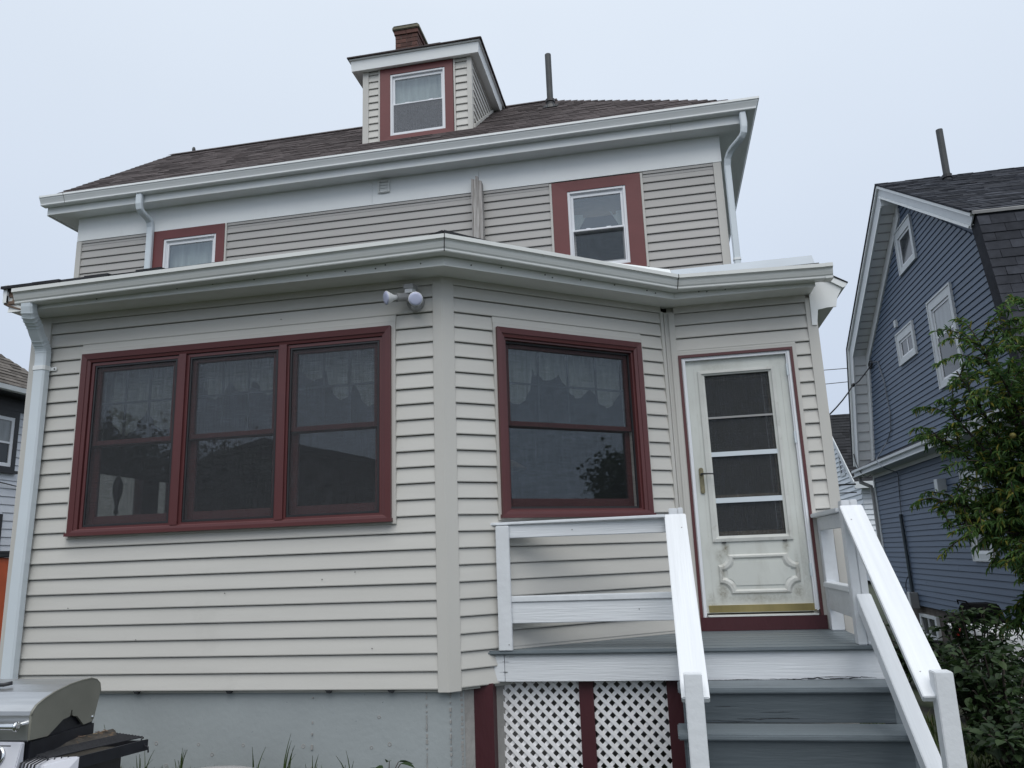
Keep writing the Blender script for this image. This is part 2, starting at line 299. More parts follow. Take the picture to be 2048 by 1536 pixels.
EXPO = 0.1075
def board(F, s0, s1, z0, z1, full=None, lip=0.017, cut0=None, cut1=None):
    """one lapped board with its butt edge proud at the bottom; cut0/cut1 give end positions at the top edge (sloping ends)"""
    e = full or EXPO; a = lip*(1-min(1, (z1-z0)/e))+0.003
    mb = MB(); zt_ = z1-.0065 if z1-z0 > e-1e-4 else z1; pr = [(-.012, z0), (lip, z0), (lip+0.0015, z0+0.006), (a, zt_), (-.012, zt_)]
    t0 = s0 if cut0 is None else cut0; t1 = s1 if cut1 is None else cut1
    lerp = lambda p, q, z: p+(q-p)*(z-z0)/max(1e-6, z1-z0)
    mb.loft([[F(lerp(s0, t0, z), d, z) for d, z in pr], [F(lerp(s1, t1, z), d, z) for d, z in pr]]); return mb
def siding(parent, F, s0, s1, z0, z1, holes, mat, name='siding_board', e=EXPO, lim=None, seams=0, lip=0.017):
    """rows of boards around openings; lim(z) -> (s0, s1) for sloping ends"""
    z = z0
    while z < z1-0.012:
        zt = min(z+e, z1); zz = [z, zt]
        a, b = (s0, s1)
        cuts = sorted(h for h in holes if h[2] < zt-1e-4 and h[3] > z+1e-4)
        x = a; segs = []
        for h in cuts:
            if h[0] > x+0.01: segs.append((x, min(h[0], b), z, zt))
            if h[2] > z+0.012: segs.append((h[0], h[1], z, h[2]))
            if h[3] < zt-0.012: segs.append((h[0], h[1], h[3], zt))
            x = max(x, h[1])
        if x < b-0.01: segs.append((x, b, z, zt))
        for q in segs:
            c0 = c1 = None; qa, qb = q[0], q[1]
            if lim:
                l0, l1 = lim(q[2]), lim(q[3])
                if q[0] <= l0[0]: qa, c0 = l0[0], max(l1[0], l0[0]-1)
                if q[1] >= l0[1]: qb, c1 = l0[1], l1[1]
                if qb-qa < 0.03: continue
            cutp = [qa] + sorted(qa+(qb-qa)*random.uniform(.15, .85) for _ in range(seams if qb-qa > 2 else 0)) + [qb]
            for i in range(len(cutp)-1):
                p0, p1 = cutp[i]+(0.0012 if i else 0), cutp[i+1]-(0.0012 if i < len(cutp)-2 else 0)
                part(name, board(F, p0, p1, q[2], q[3], e, lip+random.uniform(-.001, .001), c0 if i == 0 else None, c1 if i == len(cutp)-2 else None), mat, parent)
        z = zt
def shell(F, s0, s1, z0, z1, d0, d1, holes):
    """a wall slab with rectangular openings"""
    S = sorted({s0, s1, *[min(max(h[i], s0), s1) for h in holes for i in (0, 1)]}); Z = sorted({z0, z1, *[min(max(h[i], z0), z1) for h in holes for i in (2, 3)]})
    mb = MB()
    for i in range(len(S)-1):
        run = None
        for j in range(len(Z)-1):
            m = ((S[i]+S[i+1])/2, (Z[j]+Z[j+1])/2); inside = any(h[0] < m[0] < h[1] and h[2] < m[1] < h[3] for h in holes)
            if not inside:
                if run is None: run = [Z[j], Z[j+1]]
                else: run[1] = Z[j+1]
            if (inside or j == len(Z)-2) and run: mb.fbox(F, S[i], S[i+1], d0, d1, run[0], run[1]); run = None
    return mb
def ringframe(mb, F, s0, s1, z0, z1, w, d0, d1, wb=None, wt=None):
    """four rails of a rectangular frame (outer size given)"""
    wb = wb or w; wt = wt or w
    mb.fbox(F, s0, s0+w, d0, d1, z0, z1); mb.fbox(F, s1-w, s1, d0, d1, z0, z1)
    mb.fbox(F, s0+w, s1-w, d0, d1, z0, z0+wb); mb.fbox(F, s0+w, s1-w, d0, d1, z1-wt, z1); return mb
def taper_ring(mb, F, o, i, do, di):
    """mitred ring between outer rect o and inner rect i (s0,s1,z0,z1) at depths do and di, with depth behind"""
    O = [(o[0], o[2]), (o[1], o[2]), (o[1], o[3]), (o[0], o[3])]; I = [(i[0], i[2]), (i[1], i[2]), (i[1], i[3]), (i[0], i[3])]
    for k in range(4):
        j = (k+1) % 4
        mb.hexa([F(*(O[k][0], -.01, O[k][1])), F(O[j][0], -.01, O[j][1]), F(I[j][0], -.01, I[j][1]), F(I[k][0], -.01, I[k][1]),
                 F(O[k][0], do, O[k][1]), F(O[j][0], do, O[j][1]), F(I[j][0], di, I[j][1]), F(I[k][0], di, I[k][1])])
    return mb

# ------------------------------------------------------------------ setting: ground
def gz(x, y):
    """yard level: flat by the porch, falling towards the neighbour on the right"""
    t = min(1, max(0, (x-2.9)/2.6)); t = t*t*(3-2*t)
    t2 = min(1, max(0, (-x-4)/5.0)); return -0.56 - 0.62*t - 0.2*t2
xs = [-400, -120, -40, -20] + list(np.arange(-14, 12.01, 0.5)) + [16, 24, 50, 140, 400]; ys = [-400, -120, -45, -20] + list(np.arange(-8, 20.01, 0.5)) + [30, 60, 140, 400]
g = MB(); nx = len(xs)
for y in ys:
    for x in xs:
        near = -14 <= x <= 12 and -8 <= y <= 20
        g.v.append((x, y, gz(x, y) + (random.uniform(-.015, .015) if near and not (-3.6 < x < 3 and -.6 < y < 8) else 0)))
for j in range(len(ys)-1):
    for i in range(nx-1): g.f.append((j*nx+i, j*nx+i+1, (j+1)*nx+i+1, (j+1)*nx+i))
part('ground', g, m_soil, None, smooth=True, kind='structure')

# ------------------------------------------------------------------ HOUSE
house = thing('house', 'beige two-storey house with white gutters, red window casings and an angled back porch', 'house', (-1.5, 3, -.56))
PHI = 0.666; CP, SP = math.cos(PHI), math.sin(PHI); YD = 1.2; XI = 1.527; DL = 1.9425
FA = frame((0, 0, 0), (1, 0, 0), (0, -1, 0))
FD = frame((0, 0, 0), (CP, SP, 0), (SP, -CP, 0))
FW = frame((0, YD, 0), (1, 0, 0), (0, -1, 0))
FM = frame((0, 3.588, 0), (1, 0, 0), (0, -1, 0))
FL = frame((-3.19, 0, 0), (0, 1, 0), (-1, 0, 0))     # left side of the porch
H = 2.7175
HA = (-2.82, -0.335, 1.03, 2.42)      # triple window hole incl. channel
HD = (0.375, 1.675, 1.035, 2.42)
HW = (1.575, 2.505, 0.2, 2.325)
# backing walls
part('wall', shell(FA, -3.17, -.02, -.02, H+.06, -.13, -.016, [(-2.70, -.44, 1.09, 2.31)]), m_trimb, house)
part('wall', shell(FD, .02, DL-.02, -.02, H+.06, -.13, -.016, [(.46, 1.56, 1.1, 2.30)]), m_trimb, house)
part('wall', shell(FW, XI+.02, 2.66, -.02, H+.06, -.13, -.016, [(1.66, 2.42, .30, 2.26)]), m_trimb, house)
part('wall', shell(FL, .02, 3.57, -.02, H+.06, -.12, 0, [(.35, 1.7, 1.05, 2.3)]), m_trimb, house)
part('wall', MB().box(2.55, 2.664, YD+.14, 3.57, -.02, H+.06), m_trimb, house)
part('wall', shell(FM, -6.10, 2.34, -.56, 5.60, -.13, -.016, [(-4.85, -4.0, 4.1, 5.06), (.52, 1.29, 4.1, 5.04), (-1.0, -.2, .2, 2.2)]), m_trimb, house)
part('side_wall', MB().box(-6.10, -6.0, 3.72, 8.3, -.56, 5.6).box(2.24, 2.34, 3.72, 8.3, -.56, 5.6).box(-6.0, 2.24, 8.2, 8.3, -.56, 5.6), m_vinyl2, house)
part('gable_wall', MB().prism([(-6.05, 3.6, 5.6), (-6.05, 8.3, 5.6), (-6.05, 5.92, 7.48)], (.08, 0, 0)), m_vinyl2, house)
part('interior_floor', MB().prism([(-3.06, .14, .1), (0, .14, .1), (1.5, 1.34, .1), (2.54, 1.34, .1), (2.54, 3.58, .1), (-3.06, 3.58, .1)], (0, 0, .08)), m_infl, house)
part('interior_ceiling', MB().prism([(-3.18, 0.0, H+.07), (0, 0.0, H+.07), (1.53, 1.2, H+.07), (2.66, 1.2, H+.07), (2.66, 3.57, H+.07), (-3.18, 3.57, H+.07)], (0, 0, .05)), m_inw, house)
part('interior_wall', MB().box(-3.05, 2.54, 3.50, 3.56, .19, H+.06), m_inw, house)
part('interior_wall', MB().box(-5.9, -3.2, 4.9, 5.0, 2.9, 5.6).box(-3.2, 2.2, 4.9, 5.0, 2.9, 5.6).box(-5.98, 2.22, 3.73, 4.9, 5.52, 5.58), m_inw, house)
# siding
siding(house, FA, -3.11, -.065, 0.0, 2.665, [HA], m_vinyl)
siding(house, FD, .075, 1.885, 0.0, 2.665, [HD, (0.345, 1.9, -.05, .195)], m_vinyl)
siding(house, FW, 1.60, 2.615, .195, 2.655, [HW], m_vinyl)
# frieze strips under soffit
part('frieze_strip', MB().fbox(FA, -3.12, -.06, 0, .022, 2.668, H).fbox(FD, .07, 1.885, 0, .022, 2.668, H).fbox(FW, 1.6, 2.62, 0, .022, 2.66, H), m_trimb, house)
# corner posts
part('corner_post', MB().prism([(-.066, .03, -.02), (-.066, -.022, -.02), (.004, -.022, -.02), (FD(.078, .022, -.02)), (FD(.078, -.03, -.02))], (0, 0, H+.03)), m_trimb, house, bevel=.004)
part('corner_post', MB().box(-3.268, -3.105, -.024, .0, -.02, H).box(-3.268, -3.19, 0.0, .14, -.02, H), m_trimb, house)
part('inner_corner_backing', MB().prism([FD(DL-.07, .004, .2), FD(DL-.012, .012, .2), FW(XI+.045, .010, .2), FW(XI+.08, .003, .2), FW(XI+.08, -.08, .2), FD(DL-.07, -.08, .2)], (0, 0, H-.24)), m_trimb, house)
part('inner_corner_post', MB().fbox(FD, DL-.062, DL-.034, -.01, .024, .2, H-.04).fbox(FD, DL-.030, DL-.018, -.01, .03, .2, H-.05).fbox(FW, XI+.03, XI+.075, -.01, .024, .2, H-.05), m_trimb, house)
part('corner_post', MB().box(2.612, 2.688, YD-.024, YD, .0, H-.03).box(2.664, 2.688, YD, YD+.10, .0, H-.03), m_trimb, house)
# wall end caps: window channels
def channel(F, h, name='window_channel', w=.03, mat=None):
    mb = MB(); ringframe(mb, F, h[0], h[1], h[2], h[3], w, 0, .026)
    part(name, mb, mat or m_trimb, house)
channel(FA, HA); channel(FD, HD); part('door_channel', MB().fbox(FW, HW[0], HW[0]+.03, 0, .026, .203, HW[3]).fbox(FW, HW[1]-.03, HW[1], 0, .026, .203, HW[3]).fbox(FW, HW[0]+.03, HW[1]-.03, 0, .026, HW[3]-.03, HW[3]), m_trimb, house)
# small black ventilation clips under the lowest board
for x in (-2.18, -1.5, -.8, -.38): part('hanging_clip', MB().prism([(x-.02, -.012, -.001), (x+.025, -.012, -.001), (x+.012, -.012, -.022), (x-.008, -.012, -.018)], (0, .03, 0)), m_black, house)

spk = MB()
for x, z in ((-2.75, .55), (-1.55, .62), (-.62, .73), (-.85, .69), (-2.2, .33), (-.5, .25), (-1.2, 2.52)): spk.lathe([(.004, 0), (.003, .002), (.001, .003)], (x, -.019, z), (0, -1, 0), 6)
part('speck', spk, m_nail, house, kind='stuff')
# foundation
part('foundation', MB().prism([(-3.15, .03, -.75), (.0, .03, -.75), FD(.12, -.04, -.75), FD(.12, -.25, -.75), (-3.15, .25, -.75)], (0, 0, .748)), m_conc, house)
part('foundation', MB().prism([FD(.122, -.045, -.75), FD(DL, -.045, -.75), (2.64, YD+.05, -.75), (2.64, 3.5, -.75), (-3.1, 3.5, -.75), (-3.1, .3, -.75), FD(.122, -.26, -.75)], (0, 0, .745)), m_conc2, house)
seam = MB()
for x, yy in ((-.155, .03), (-.92, .03), (.0, .03)):
    z = -.6
    while z < -.03:
        h_ = random.uniform(.006, .03); w_ = random.uniform(.002, .007); seam.box(x-w_, x+w_, yy-random.uniform(.003, .009), yy+.004, z, z+h_); z += h_ + random.uniform(.001, .03 if x > -.5 else .14)
z = -.6
while z < -.03:
    h_ = random.uniform(.008, .03); seam.fbox(FD, .098-random.uniform(.003, .012), .108, -.05, -.035, z, z+h_); z += h_+random.uniform(0, .02)
part('form_seam', seam, m_conc2, house, kind='stuff')
dim = MB()
for x, z in ((-2.03, -.335), (-1.72, -.34), (-1.40, -.342), (-.98, -.345), (-.52, -.35), (-.47, -.17), (-1.95, -.47), (-.4, -.33), (-1.62, -.40)):
    r = random.uniform(.007, .012); dim.lathe([(r*1.3, -.002), (r*1.1, .002), (r*.8, .001), (r*.5, -.001)], (x, .03, z), (0, -1, 0), 10)
part('tie_hole', dim, m_conc2, house, smooth=True, kind='stuff')

# ---- fascia, soffit, gutters of the porch (corner, inner corner)
def miter(d):
    """corner and inner-corner points of a line parallel to the walls at distance d"""
    k = math.tan(PHI/2); return Vector((d*k, -d, 0)), Vector((XI + d*k, YD-d, 0))
def run3(d, z, xl=-3.30, xr=2.66, dz=(0, 0, 0, 0)):
    c, i = miter(d); return [Vector((xl, -d, z+dz[0])), Vector((c.x, c.y, z+dz[1])), Vector((i.x, i.y, z+dz[2])), Vector((xr, YD-d, z+dz[3]))]
sof = MB(); a, b = run3(-.01, H), run3(.225, H)
for k in range(3): sof.prism([a[k], a[k+1], b[k+1], b[k]], (0, 0, .012))
part('soffit', sof, m_gutter, house)
fas = MB(); prof = [(.215, H-.004), (.240, H-.010), (.234, H+.012), (.228, H+.15), (.215, H+.15)]
fas.loft([[run3(d, z)[k] for d, z in prof] for k in range(4)]); part('fascia', fas, m_gutter, house)
nb = MB()
for x in (-2.9, -2.87, -2.55, -2.2, -1.9, -1.62, -1.3, -.9, -.62, -.4, -.33, -.08): nb.lathe([(.005, -.002), (.005, .004), (.001, .005)], (x, -.234, H+.02+random.uniform(0, .025)), (0, -1, 0), 6)
for s in (.12, .35, .7, .76, 1.0, 1.3, 1.6, 1.68): nb.lathe([(.005, -.002), (.005, .005), (.001, .006)], FD(s, .234, H+.02+random.uniform(0, .025)), (SP, -CP, 0), 6)
for x in (1.8, 1.86, 2.0, 2.2, 2.5): nb.lathe([(.005, -.002), (.005, .005), (.001, .006)], FW(x, .234, H+.02+random.uniform(0, .025)), (0, -1, 0), 6)
part('nail_head', nb, m_nail, house, kind='stuff')
GP = [(.236, -.005), (.236, -.104), (.318, -.106), (.322, -.100), (.322, -.088), (.330, -.078), (.338, -.058), (.343, -.040), (.352, -.030), (.362, -.028), (.362, .0), (.350, .0), (.350, -.020), (.244, -.06)]
GZ = 2.882
def gut_ring(k):
    zz = (2.840, 2.882, 2.868, 2.840); xl, xr = -3.165, 2.772
    return [run3(d, 0, xl, xr)[k] + Vector((0, 0, zz[k]+z)) for d, z in GP]
gm = MB(); R4 = [gut_ring(k) for k in range(4)]
for k in range(3): gm.loft([R4[k], R4[k+1]])
part('porch_gutter', gm, m_gutter, house)
sm = MB()
for k, o in ((1, -.004), (2, .004)):
    rg = [p + Vector((0, -.0015, -.0008)) for p in R4[k][2:11]]
    sm.loft([[p+Vector((-.003, 0, 0)), p+Vector((.003, 0, 0)), p+Vector((.003, -.002, 0)), p+Vector((-.003, -.002, 0))] for p in rg])
part('gutter_seam', sm, m_nail, house)
part('gutter_end_cap', MB().prism([R4[3][i]+Vector((-.05, -.002 if i > 1 else 0, -.003 if i in (1, 2, 3) else .002)) for i in range(12)], (.053, 0, 0)), m_gutter, house)
# porch roof: shingled slab, drip flashing
rf = MB(); A, B = run3(.26, 2.865, -3.31, 2.70), None
back = [Vector((-3.31, 3.57, 3.60)), Vector((0.1, 3.57, 3.60)), Vector((1.6, 3.57, 3.42)), Vector((2.70, 3.57, 3.42))]
for k in range(3): rf.prism([A[k], A[k+1], back[k+1], back[k]], (0, 0, .02))
part('porch_roof', rf, m_blackshing, house)
sh = MB()
x = -3.34
while x < .05:
    w = random.uniform(.16, .3); x1 = min(x+w, .08); lift = .020*(1-(x+3.3)/3.5) + random.uniform(-.004, .008); o = random.uniform(-.01, .015)
    sh.hexa([(x, -.285-o, 2.872+lift*.4), (x1-.004, -.285-o, 2.872+lift*.4), (x1-.004, .1, 2.955), (x, .1, 2.955),
             (x, -.285-o, 2.884+lift), (x1-.004, -.285-o, 2.886+lift), (x1-.004, .1, 2.965), (x, .1, 2.965)]); x = x1
part('shingle_edge', sh, m_blackshing, house, kind='stuff')
part('ridge_shingle', MB().hexa([(-.20, -.29, 2.888), (.10, -.33, 2.888), (.18, -.1, 2.93), (-.2, -.1, 2.93), (-.02, -.30, 2.905), (.10, -.33, 2.921), (.16, -.1, 2.955), (-.05, -.1, 2.955)])
     .hexa([(.12, -.33, 2.888), FD(.42, .30, 2.888), FD(.4, .1, 2.93), (.18, -.1, 2.93), (.11, -.33, 2.922), FD(.40, .29, 2.905), FD(.4, .1, 2.95), (.18, -.1, 2.955)]), m_blackshing, house)
c1, i1 = miter(.25); c2, i2 = miter(.20)
fl = MB(); P0 = c1+Vector((.02, .01, 2.878)); P1 = i1+Vector((0, 0, 2.868)); Q0 = c2+Vector((.02, .01, 2.902)); Q1 = i2+Vector((0, 0, 2.972)); tk = Vector((-.003, .004, 0))
fl.hexa([P0, P1, P1+tk, P0+tk, Q0, Q1, Q1+tk, Q0+tk]); part('roof_flashing', fl, m_white, house)
part('roof_flashing', MB().hexa([FW(1.612, .225, 2.872), FW(2.682, .215, 2.898), FW(2.682, .205, 2.898), FW(1.612, .215, 2.872), FW(1.60, .185, 2.972), FW(2.672, .185, 2.978), FW(2.672, .180, 2.978), FW(1.60, .180, 2.972)]), m_galv, house)
part('roof_edge', MB().hexa([FW(1.6, .27, 2.868), FW(2.70, .27, 2.868), FW(2.70, .18, 2.875), FW(1.6, .18, 2.875), FW(1.6, .27, 2.876), FW(2.70, .27, 2.882), FW(2.70, .18, 2.892), FW(1.6, .18, 2.882)]), m_blackshing, house)
# eave return on the right-hand side wall
def eave_return():
    p = [(2.650, 2.740), (2.700, 2.842), (2.789, 2.842), (2.918, 2.766), (2.888, 2.730), (2.852, 2.667), (2.836, 2.594), (2.770, 2.594), (2.700, 2.582), (2.681, 2.462), (2.644, 2.462)]
    part('eave_return', MB().prism([(x, YD-.034, z) for x, z in p], (0, .012, 0)), m_white, house)
    part('eave_return_soffit', MB().prism([(2.690, YD-.02, 2.60), (2.832, YD-.02, 2.612), (2.846, YD-.02, 2.668), (2.88, YD-.02, 2.73), (2.69, YD-.02, 2.80)], (0, 2.36, 0)), m_gutter, house)
    part('rake_drip_edge', MB().prism([(2.785, YD-.05, 2.868), (2.800, YD-.05, 2.862), (2.936, YD-.05, 2.772), (2.920, YD-.05, 2.748), (2.90, YD-.05, 2.738), (2.775, YD-.05, 2.825)], (0, 2.4, 0)), m_white, house)
    part('roof_edge', MB().prism([(2.76, YD-.055, 2.893), (2.942, YD-.055, 2.778), (2.938, YD-.055, 2.770), (2.755, YD-.055, 2.880)], (0, 2.4, 0)), m_blackshing, house)
eave_return()
# broken eave end at the left
part('rafter_end', MB().prism([(-3.295, -.20, H+.04), (-3.295, -.20, H+.17), (-3.295, .1, H+.24), (-3.295, .1, H+.0)], (.13, 0, 0)), m_rawwood, house)
part('rafter_end', MB().box(-3.31, -3.17, -.245, -.21, H+.05, H+.075).box(-3.30, -3.19, -.24, -.21, H+.11, H+.16).box(-3.27, -3.18, -.236, -.21, H+.078, H+.106), m_rawwood, house)
part('eave_end_cap', MB().box(-3.335, -3.305, -.26, .05, H+.118, H+.195).box(-3.332, -3.30, -.26, .05, H+.062, H+.115).box(-3.325, -3.30, -.262, -.245, H+.06, H+.2), m_white, house)
part('eave_end_soffit', MB().prism([(-3.33, -.25, H+.05), (-3.19, -.24, H-.002), (-3.19, .1, H-.002), (-3.40, .1, H+.05)], (0, 0, .012)), m_rawwood, house)
# porch downspout with two elbows and a strap
def rect_path(mb, pts, w, dd, wv=(1, 0, 0), chamf=.012):
    pts = [Vector(p) for p in pts]; wv = Vector(wv).normalized(); rings = []
    for i, p in enumerate(pts):
        t = (pts[min(i+1, len(pts)-1)]-pts[max(i-1, 0)]).normalized()
        a = (wv - t*wv.dot(t)).normalized(); b = t.cross(a).normalized(); c = chamf
        rings.append([p+a*x+b*y for x, y in ((-w/2+c, -dd/2), (w/2-c, -dd/2), (w/2, -dd/2+c), (w/2, dd/2-c), (w/2-c, dd/2), (-w/2+c, dd/2), (-w/2, dd/2-c), (-w/2, -dd/2+c))])
    return mb.loft(rings)
def bez(p0, p1, p2, p3, n=8):
    p0, p1, p2, p3 = map(Vector, (p0, p1, p2, p3)); return [p0*(1-t)**3+p1*3*t*(1-t)**2+p2*3*t*t*(1-t)+p3*t**3 for t in [i/n for i in range(n+1)]]
top = bez((-3.075, -.285, 2.775), (-3.075, -.285, 2.60), (-3.09, -.225, 2.66), (-3.105, -.16, 2.56), 7) + bez((-3.108, -.148, 2.545), (-3.117, -.07, 2.45), (-3.117, -.062, 2.48), (-3.117, -.062, 2.34), 7)
part('downspout', rect_path(MB(), top+[Vector((-3.117, -.062, 2.3)), Vector((-3.117, -.062, 1.5))]+[Vector((-3.13, -.062, .7)), Vector((-3.133, -.062, -.2))], .098, .07), m_ds, house)
rb = MB()
for k in list(range(2, 7))+list(range(9, 14)):
    p = top[k]; t = (top[k+1]-top[k-1]).normalized(); rect_path(rb, [p-t*.004, p+t*.004], .103, .075)
part('elbow_crimp', rb, m_ds, house)
part('strap', rect_path(MB(), [(-3.118, -.062, 2.285), (-3.118, -.062, 2.318)], .108, .08).box(-3.22, -3.02, -.03, -.024, 2.288, 2.314), m_white, house)
part('screw', MB().lathe([(.006, 0), (.006, .004), (.002, .006)], (-3.035, -.03, 2.30), (0, -1, 0), 8), m_nail, house)

# ---- windows
def dh_window(F, b, rail, name_mat, depth, screen=None, muntin=None, parent=None, fr=.045, bot=.075, half=False, glass=None, up=0.0):
    """double-hung sashes inside opening b=(s0,s1,z0,z1); meeting rail at z=rail; depth = recess of upper sash"""
    s0, s1, z0, z1 = b; d = -depth
    u = ringframe(MB(), F, s0, s1, rail-.02, z1, fr, d-.03, d, wb=.036, wt=.045)
    part('upper_sash', u, name_mat, parent, bevel=.003)
    l = ringframe(MB(), F, s0, s1, z0, rail+.012, fr+.004, d-.066, d-.034, wb=bot, wt=.036)
    part('lower_sash', l, name_mat, parent, bevel=.003)
    g1 = MB().fbox(F, s0+fr-.005, s1-fr+.005, d-.019, d-.013, rail+.012, z1-.04); part('pane', g1, glass or m_glass, parent)
    g2 = MB().fbox(F, s0+fr, s1-fr, d-.053, d-.047, z0+bot-.005, rail-.02); part('pane', g2, glass or m_glass, parent)
    if muntin:
        mm = MB(); zc = (rail+z1)/2
        n = muntin; mm.fbox(F, s0+fr, s1-fr, d-.028, d-.022, zc-.008, zc+.008)
        for k in range(1, n):
            x = s0+fr+(s1-s0-2*fr)*k/n; mm.fbox(F, x-.008, x+.008, d-.029, d-.0215, rail+.015, z1-.045)
        part('muntin', mm, m_munt, parent)
    if screen:
        zt = rail-.01 if half else z1-.012
        part('insect_screen', MB().fbox(F, s0+.012, s1-.012, d+.010, d+.012, z0+.012, zt), screen, parent)
        part('screen_frame', ringframe(MB(), F, s0+.002, s1-.002, z0+.002, zt+.01, .013, d+.006, d+.018), m_black if name_mat is m_red else name_mat, parent)

# triple window
tw = MB(); o = (-2.790, -.363, 1.048, 2.387)
taper_ring(tw, FA, o, (-2.748, -.405, 1.085, 2.345), .052, .046); taper_ring(tw, FA, (-2.748, -.405, 1.085, 2.345), (-2.722, -.428, 1.092, 2.322), .040, .034)
bays = [(-2.690, -2.008), (-1.905, -1.212), (-1.120, -.452)]
for x in ((-2.008, -1.905), (-1.212, -1.120)):
    m_ = (x[0]+x[1])/2; tw.fbox(FA, m_-.028, m_+.028, -.05, .042, 1.0915, 2.3225)
for b0, b1 in bays: ringframe(tw, FA, b0-.024, b1+.024, 1.088, 2.318, .022, -.10, .024, wb=.018, wt=.022)
tw.fbox(FA, -2.800, -.356, -.01, .066, 1.044, 1.068)
triple = part('window', tw, m_red, house, label='wide red triple window of the porch')
for b0, b1 in bays: dh_window(FA, (b0, b1, 1.106, 2.297), 1.712, m_red, -.002, m_screen, 3, triple)
# single window on the angled wall
sw = MB(); o = (.394, 1.650, 1.052, 2.388)
taper_ring(sw, FD, o, (.432, 1.610, 1.09, 2.348), .052, .046); taper_ring(sw, FD, (.432, 1.610, 1.09, 2.348), (.458, 1.585, 1.098, 2.322), .040, .032)
ringframe(sw, FD, .452, 1.59, 1.092, 2.328, .022, -.12, .016, wb=.018); sw.fbox(FD, .386, 1.658, -.01, .066, 1.046, 1.070)
single = part('window', sw, m_red, house, label='single red double-hung window of the angled porch wall')
dh_window(FD, (.474, 1.568, 1.110, 2.306), 1.712, m_red, .03, m_screen2, 4, single)
# left side window of the porch, lights the room
lw_ = part('window', ringframe(MB(), FL, .33, 1.72, 1.03, 2.32, .06, -.08, .03).fbox(FL, 1.20, 1.42, -.07, .02, 1.05, 2.3), m_red, house)
part('pane', MB().fbox(FL, .36, 1.69, -.04, -.034, 1.06, 2.29), m_glass, lw_)
part('roller_shade', MB().fbox(FL, .37, 1.68, -.16, -.157, 1.56, 2.3), m_inw, lw_)

# upstairs windows
def upstairs(F, o, s, rail, cm, lab, wt=.125, sc=None):
    mb = MB(); taper_ring(mb, F, o, s, .034, .030)
    w = part('window', mb, m_redf, house, label=lab)
    fr = MB(); ringframe(fr, F, s[0], s[1], s[2], s[3], .030, -.06, .022); taper_ring(fr, F, (s[0]+.03, s[1]-.03, s[2]+.03, s[3]-.03), (s[0]+.042, s[1]-.042, s[2]+.04, s[3]-.042), .012, .004)
    part('frame', fr, m_vinylw, w, bevel=.003)
    dh_window(F, (s[0]+.035, s[1]-.035, s[2]+.03, s[3]-.035), rail, m_vinylw, .004, sc, None, w, fr=.03, bot=.05, half=True)
    part('sash_lock', MB().fbox(F, s[0]+.2, s[0]+.25, -.04, -.012, rail+.012, rail+.026).fbox(F, s[1]-.25, s[1]-.2, -.04, -.012, rail+.012, rail+.026), m_vinylw, w)
    ch = MB(); ringframe(ch, F, o[0]-.028, o[1]+.028, o[2], o[3]+.0, .026, -.002, .03); part('window_channel', ch, m_trimb, house)
    return w
upstairs(FM, (.378, 1.430, 3.98, 5.150), (.560, 1.250, 4.05, 5.022), 4.52, None, 'red cased upstairs window on the right', sc=m_screen2)
upstairs(FM, (-4.947, -3.921, 4.05, 5.168), (-4.805, -4.045, 4.12, 5.045), 4.61, None, 'red cased upstairs window on the left', sc=m_screen2)

part('roller_shade', MB().fbox(FM, -4.80, -4.05, -.13, -.127, 4.55, 5.05), m_lace, house)
# main wall siding, frieze, corner posts
fz0, fz1 = 5.168, 5.5025
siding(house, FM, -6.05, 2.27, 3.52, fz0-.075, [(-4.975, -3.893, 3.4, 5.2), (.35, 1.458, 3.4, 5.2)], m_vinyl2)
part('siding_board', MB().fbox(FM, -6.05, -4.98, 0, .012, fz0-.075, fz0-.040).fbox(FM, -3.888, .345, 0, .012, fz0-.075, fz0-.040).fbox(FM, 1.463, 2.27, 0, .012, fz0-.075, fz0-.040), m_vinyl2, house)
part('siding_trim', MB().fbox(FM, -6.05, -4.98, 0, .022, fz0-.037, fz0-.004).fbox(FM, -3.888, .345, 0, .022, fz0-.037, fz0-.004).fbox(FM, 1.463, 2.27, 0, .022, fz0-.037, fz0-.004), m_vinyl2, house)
part('frieze_board', MB().fbox(FM, -6.118, -1.9, 0, .030, fz0, fz1).fbox(FM, -1.897, -.52, 0, .030, fz0, fz1).fbox(FM, -.517, 2.358, 0, .030, fz0, fz1).box(2.342, 2.370, 3.558, 8.3, fz0, fz1), m_white, house)
part('corner_post', MB().fbox(FM, -6.125, -6.05, -.1, .026, 3.2, fz0-.003), m_trimb, house); part('corner_post', MB().fbox(FM, 2.272, 2.362, -.1, .026, 3.0, fz0-.003), m_trimb, house)
# soffit, fascia, gutter of the main roof
XE0, XE1, YE = -6.43, 2.655, 3.365
part('main_soffit', MB().box(XE0+.02, XE1, YE, 3.56, fz1, fz1+.015).box(2.372, XE1, 3.56, 8.5, fz1, fz1+.015).box(XE0+.02, -6.1, 3.56, 8.5, fz1, fz1+.015), m_white, house)
part('main_fascia', MB().box(XE0, -2.2, YE-.02, YE, fz1-.006, fz1+.15).box(-2.197, 1.82, YE-.022, YE, fz1-.006, fz1+.15).box(1.823, XE1, YE-.02, YE, fz1-.006, fz1+.15).box(XE1, XE1+.02, YE, 8.5, fz1-.006, fz1+.15).box(XE0-.02, XE0, YE, 8.5, fz1-.006, fz1+.15), m_white, house)
MG = [(.004, -.005), (.004, -.122), (.085, -.124), (.092, -.116), (.092, -.10), (.098, -.085), (.110, -.060), (.118, -.045), (.122, -.030), (.132, -.026), (.132, 0), (.118, 0), (.118, -.02), (.02, -.06)]
gz0 = 5.722
mg = MB(); yb = YE-.02; xb = XE1+.02
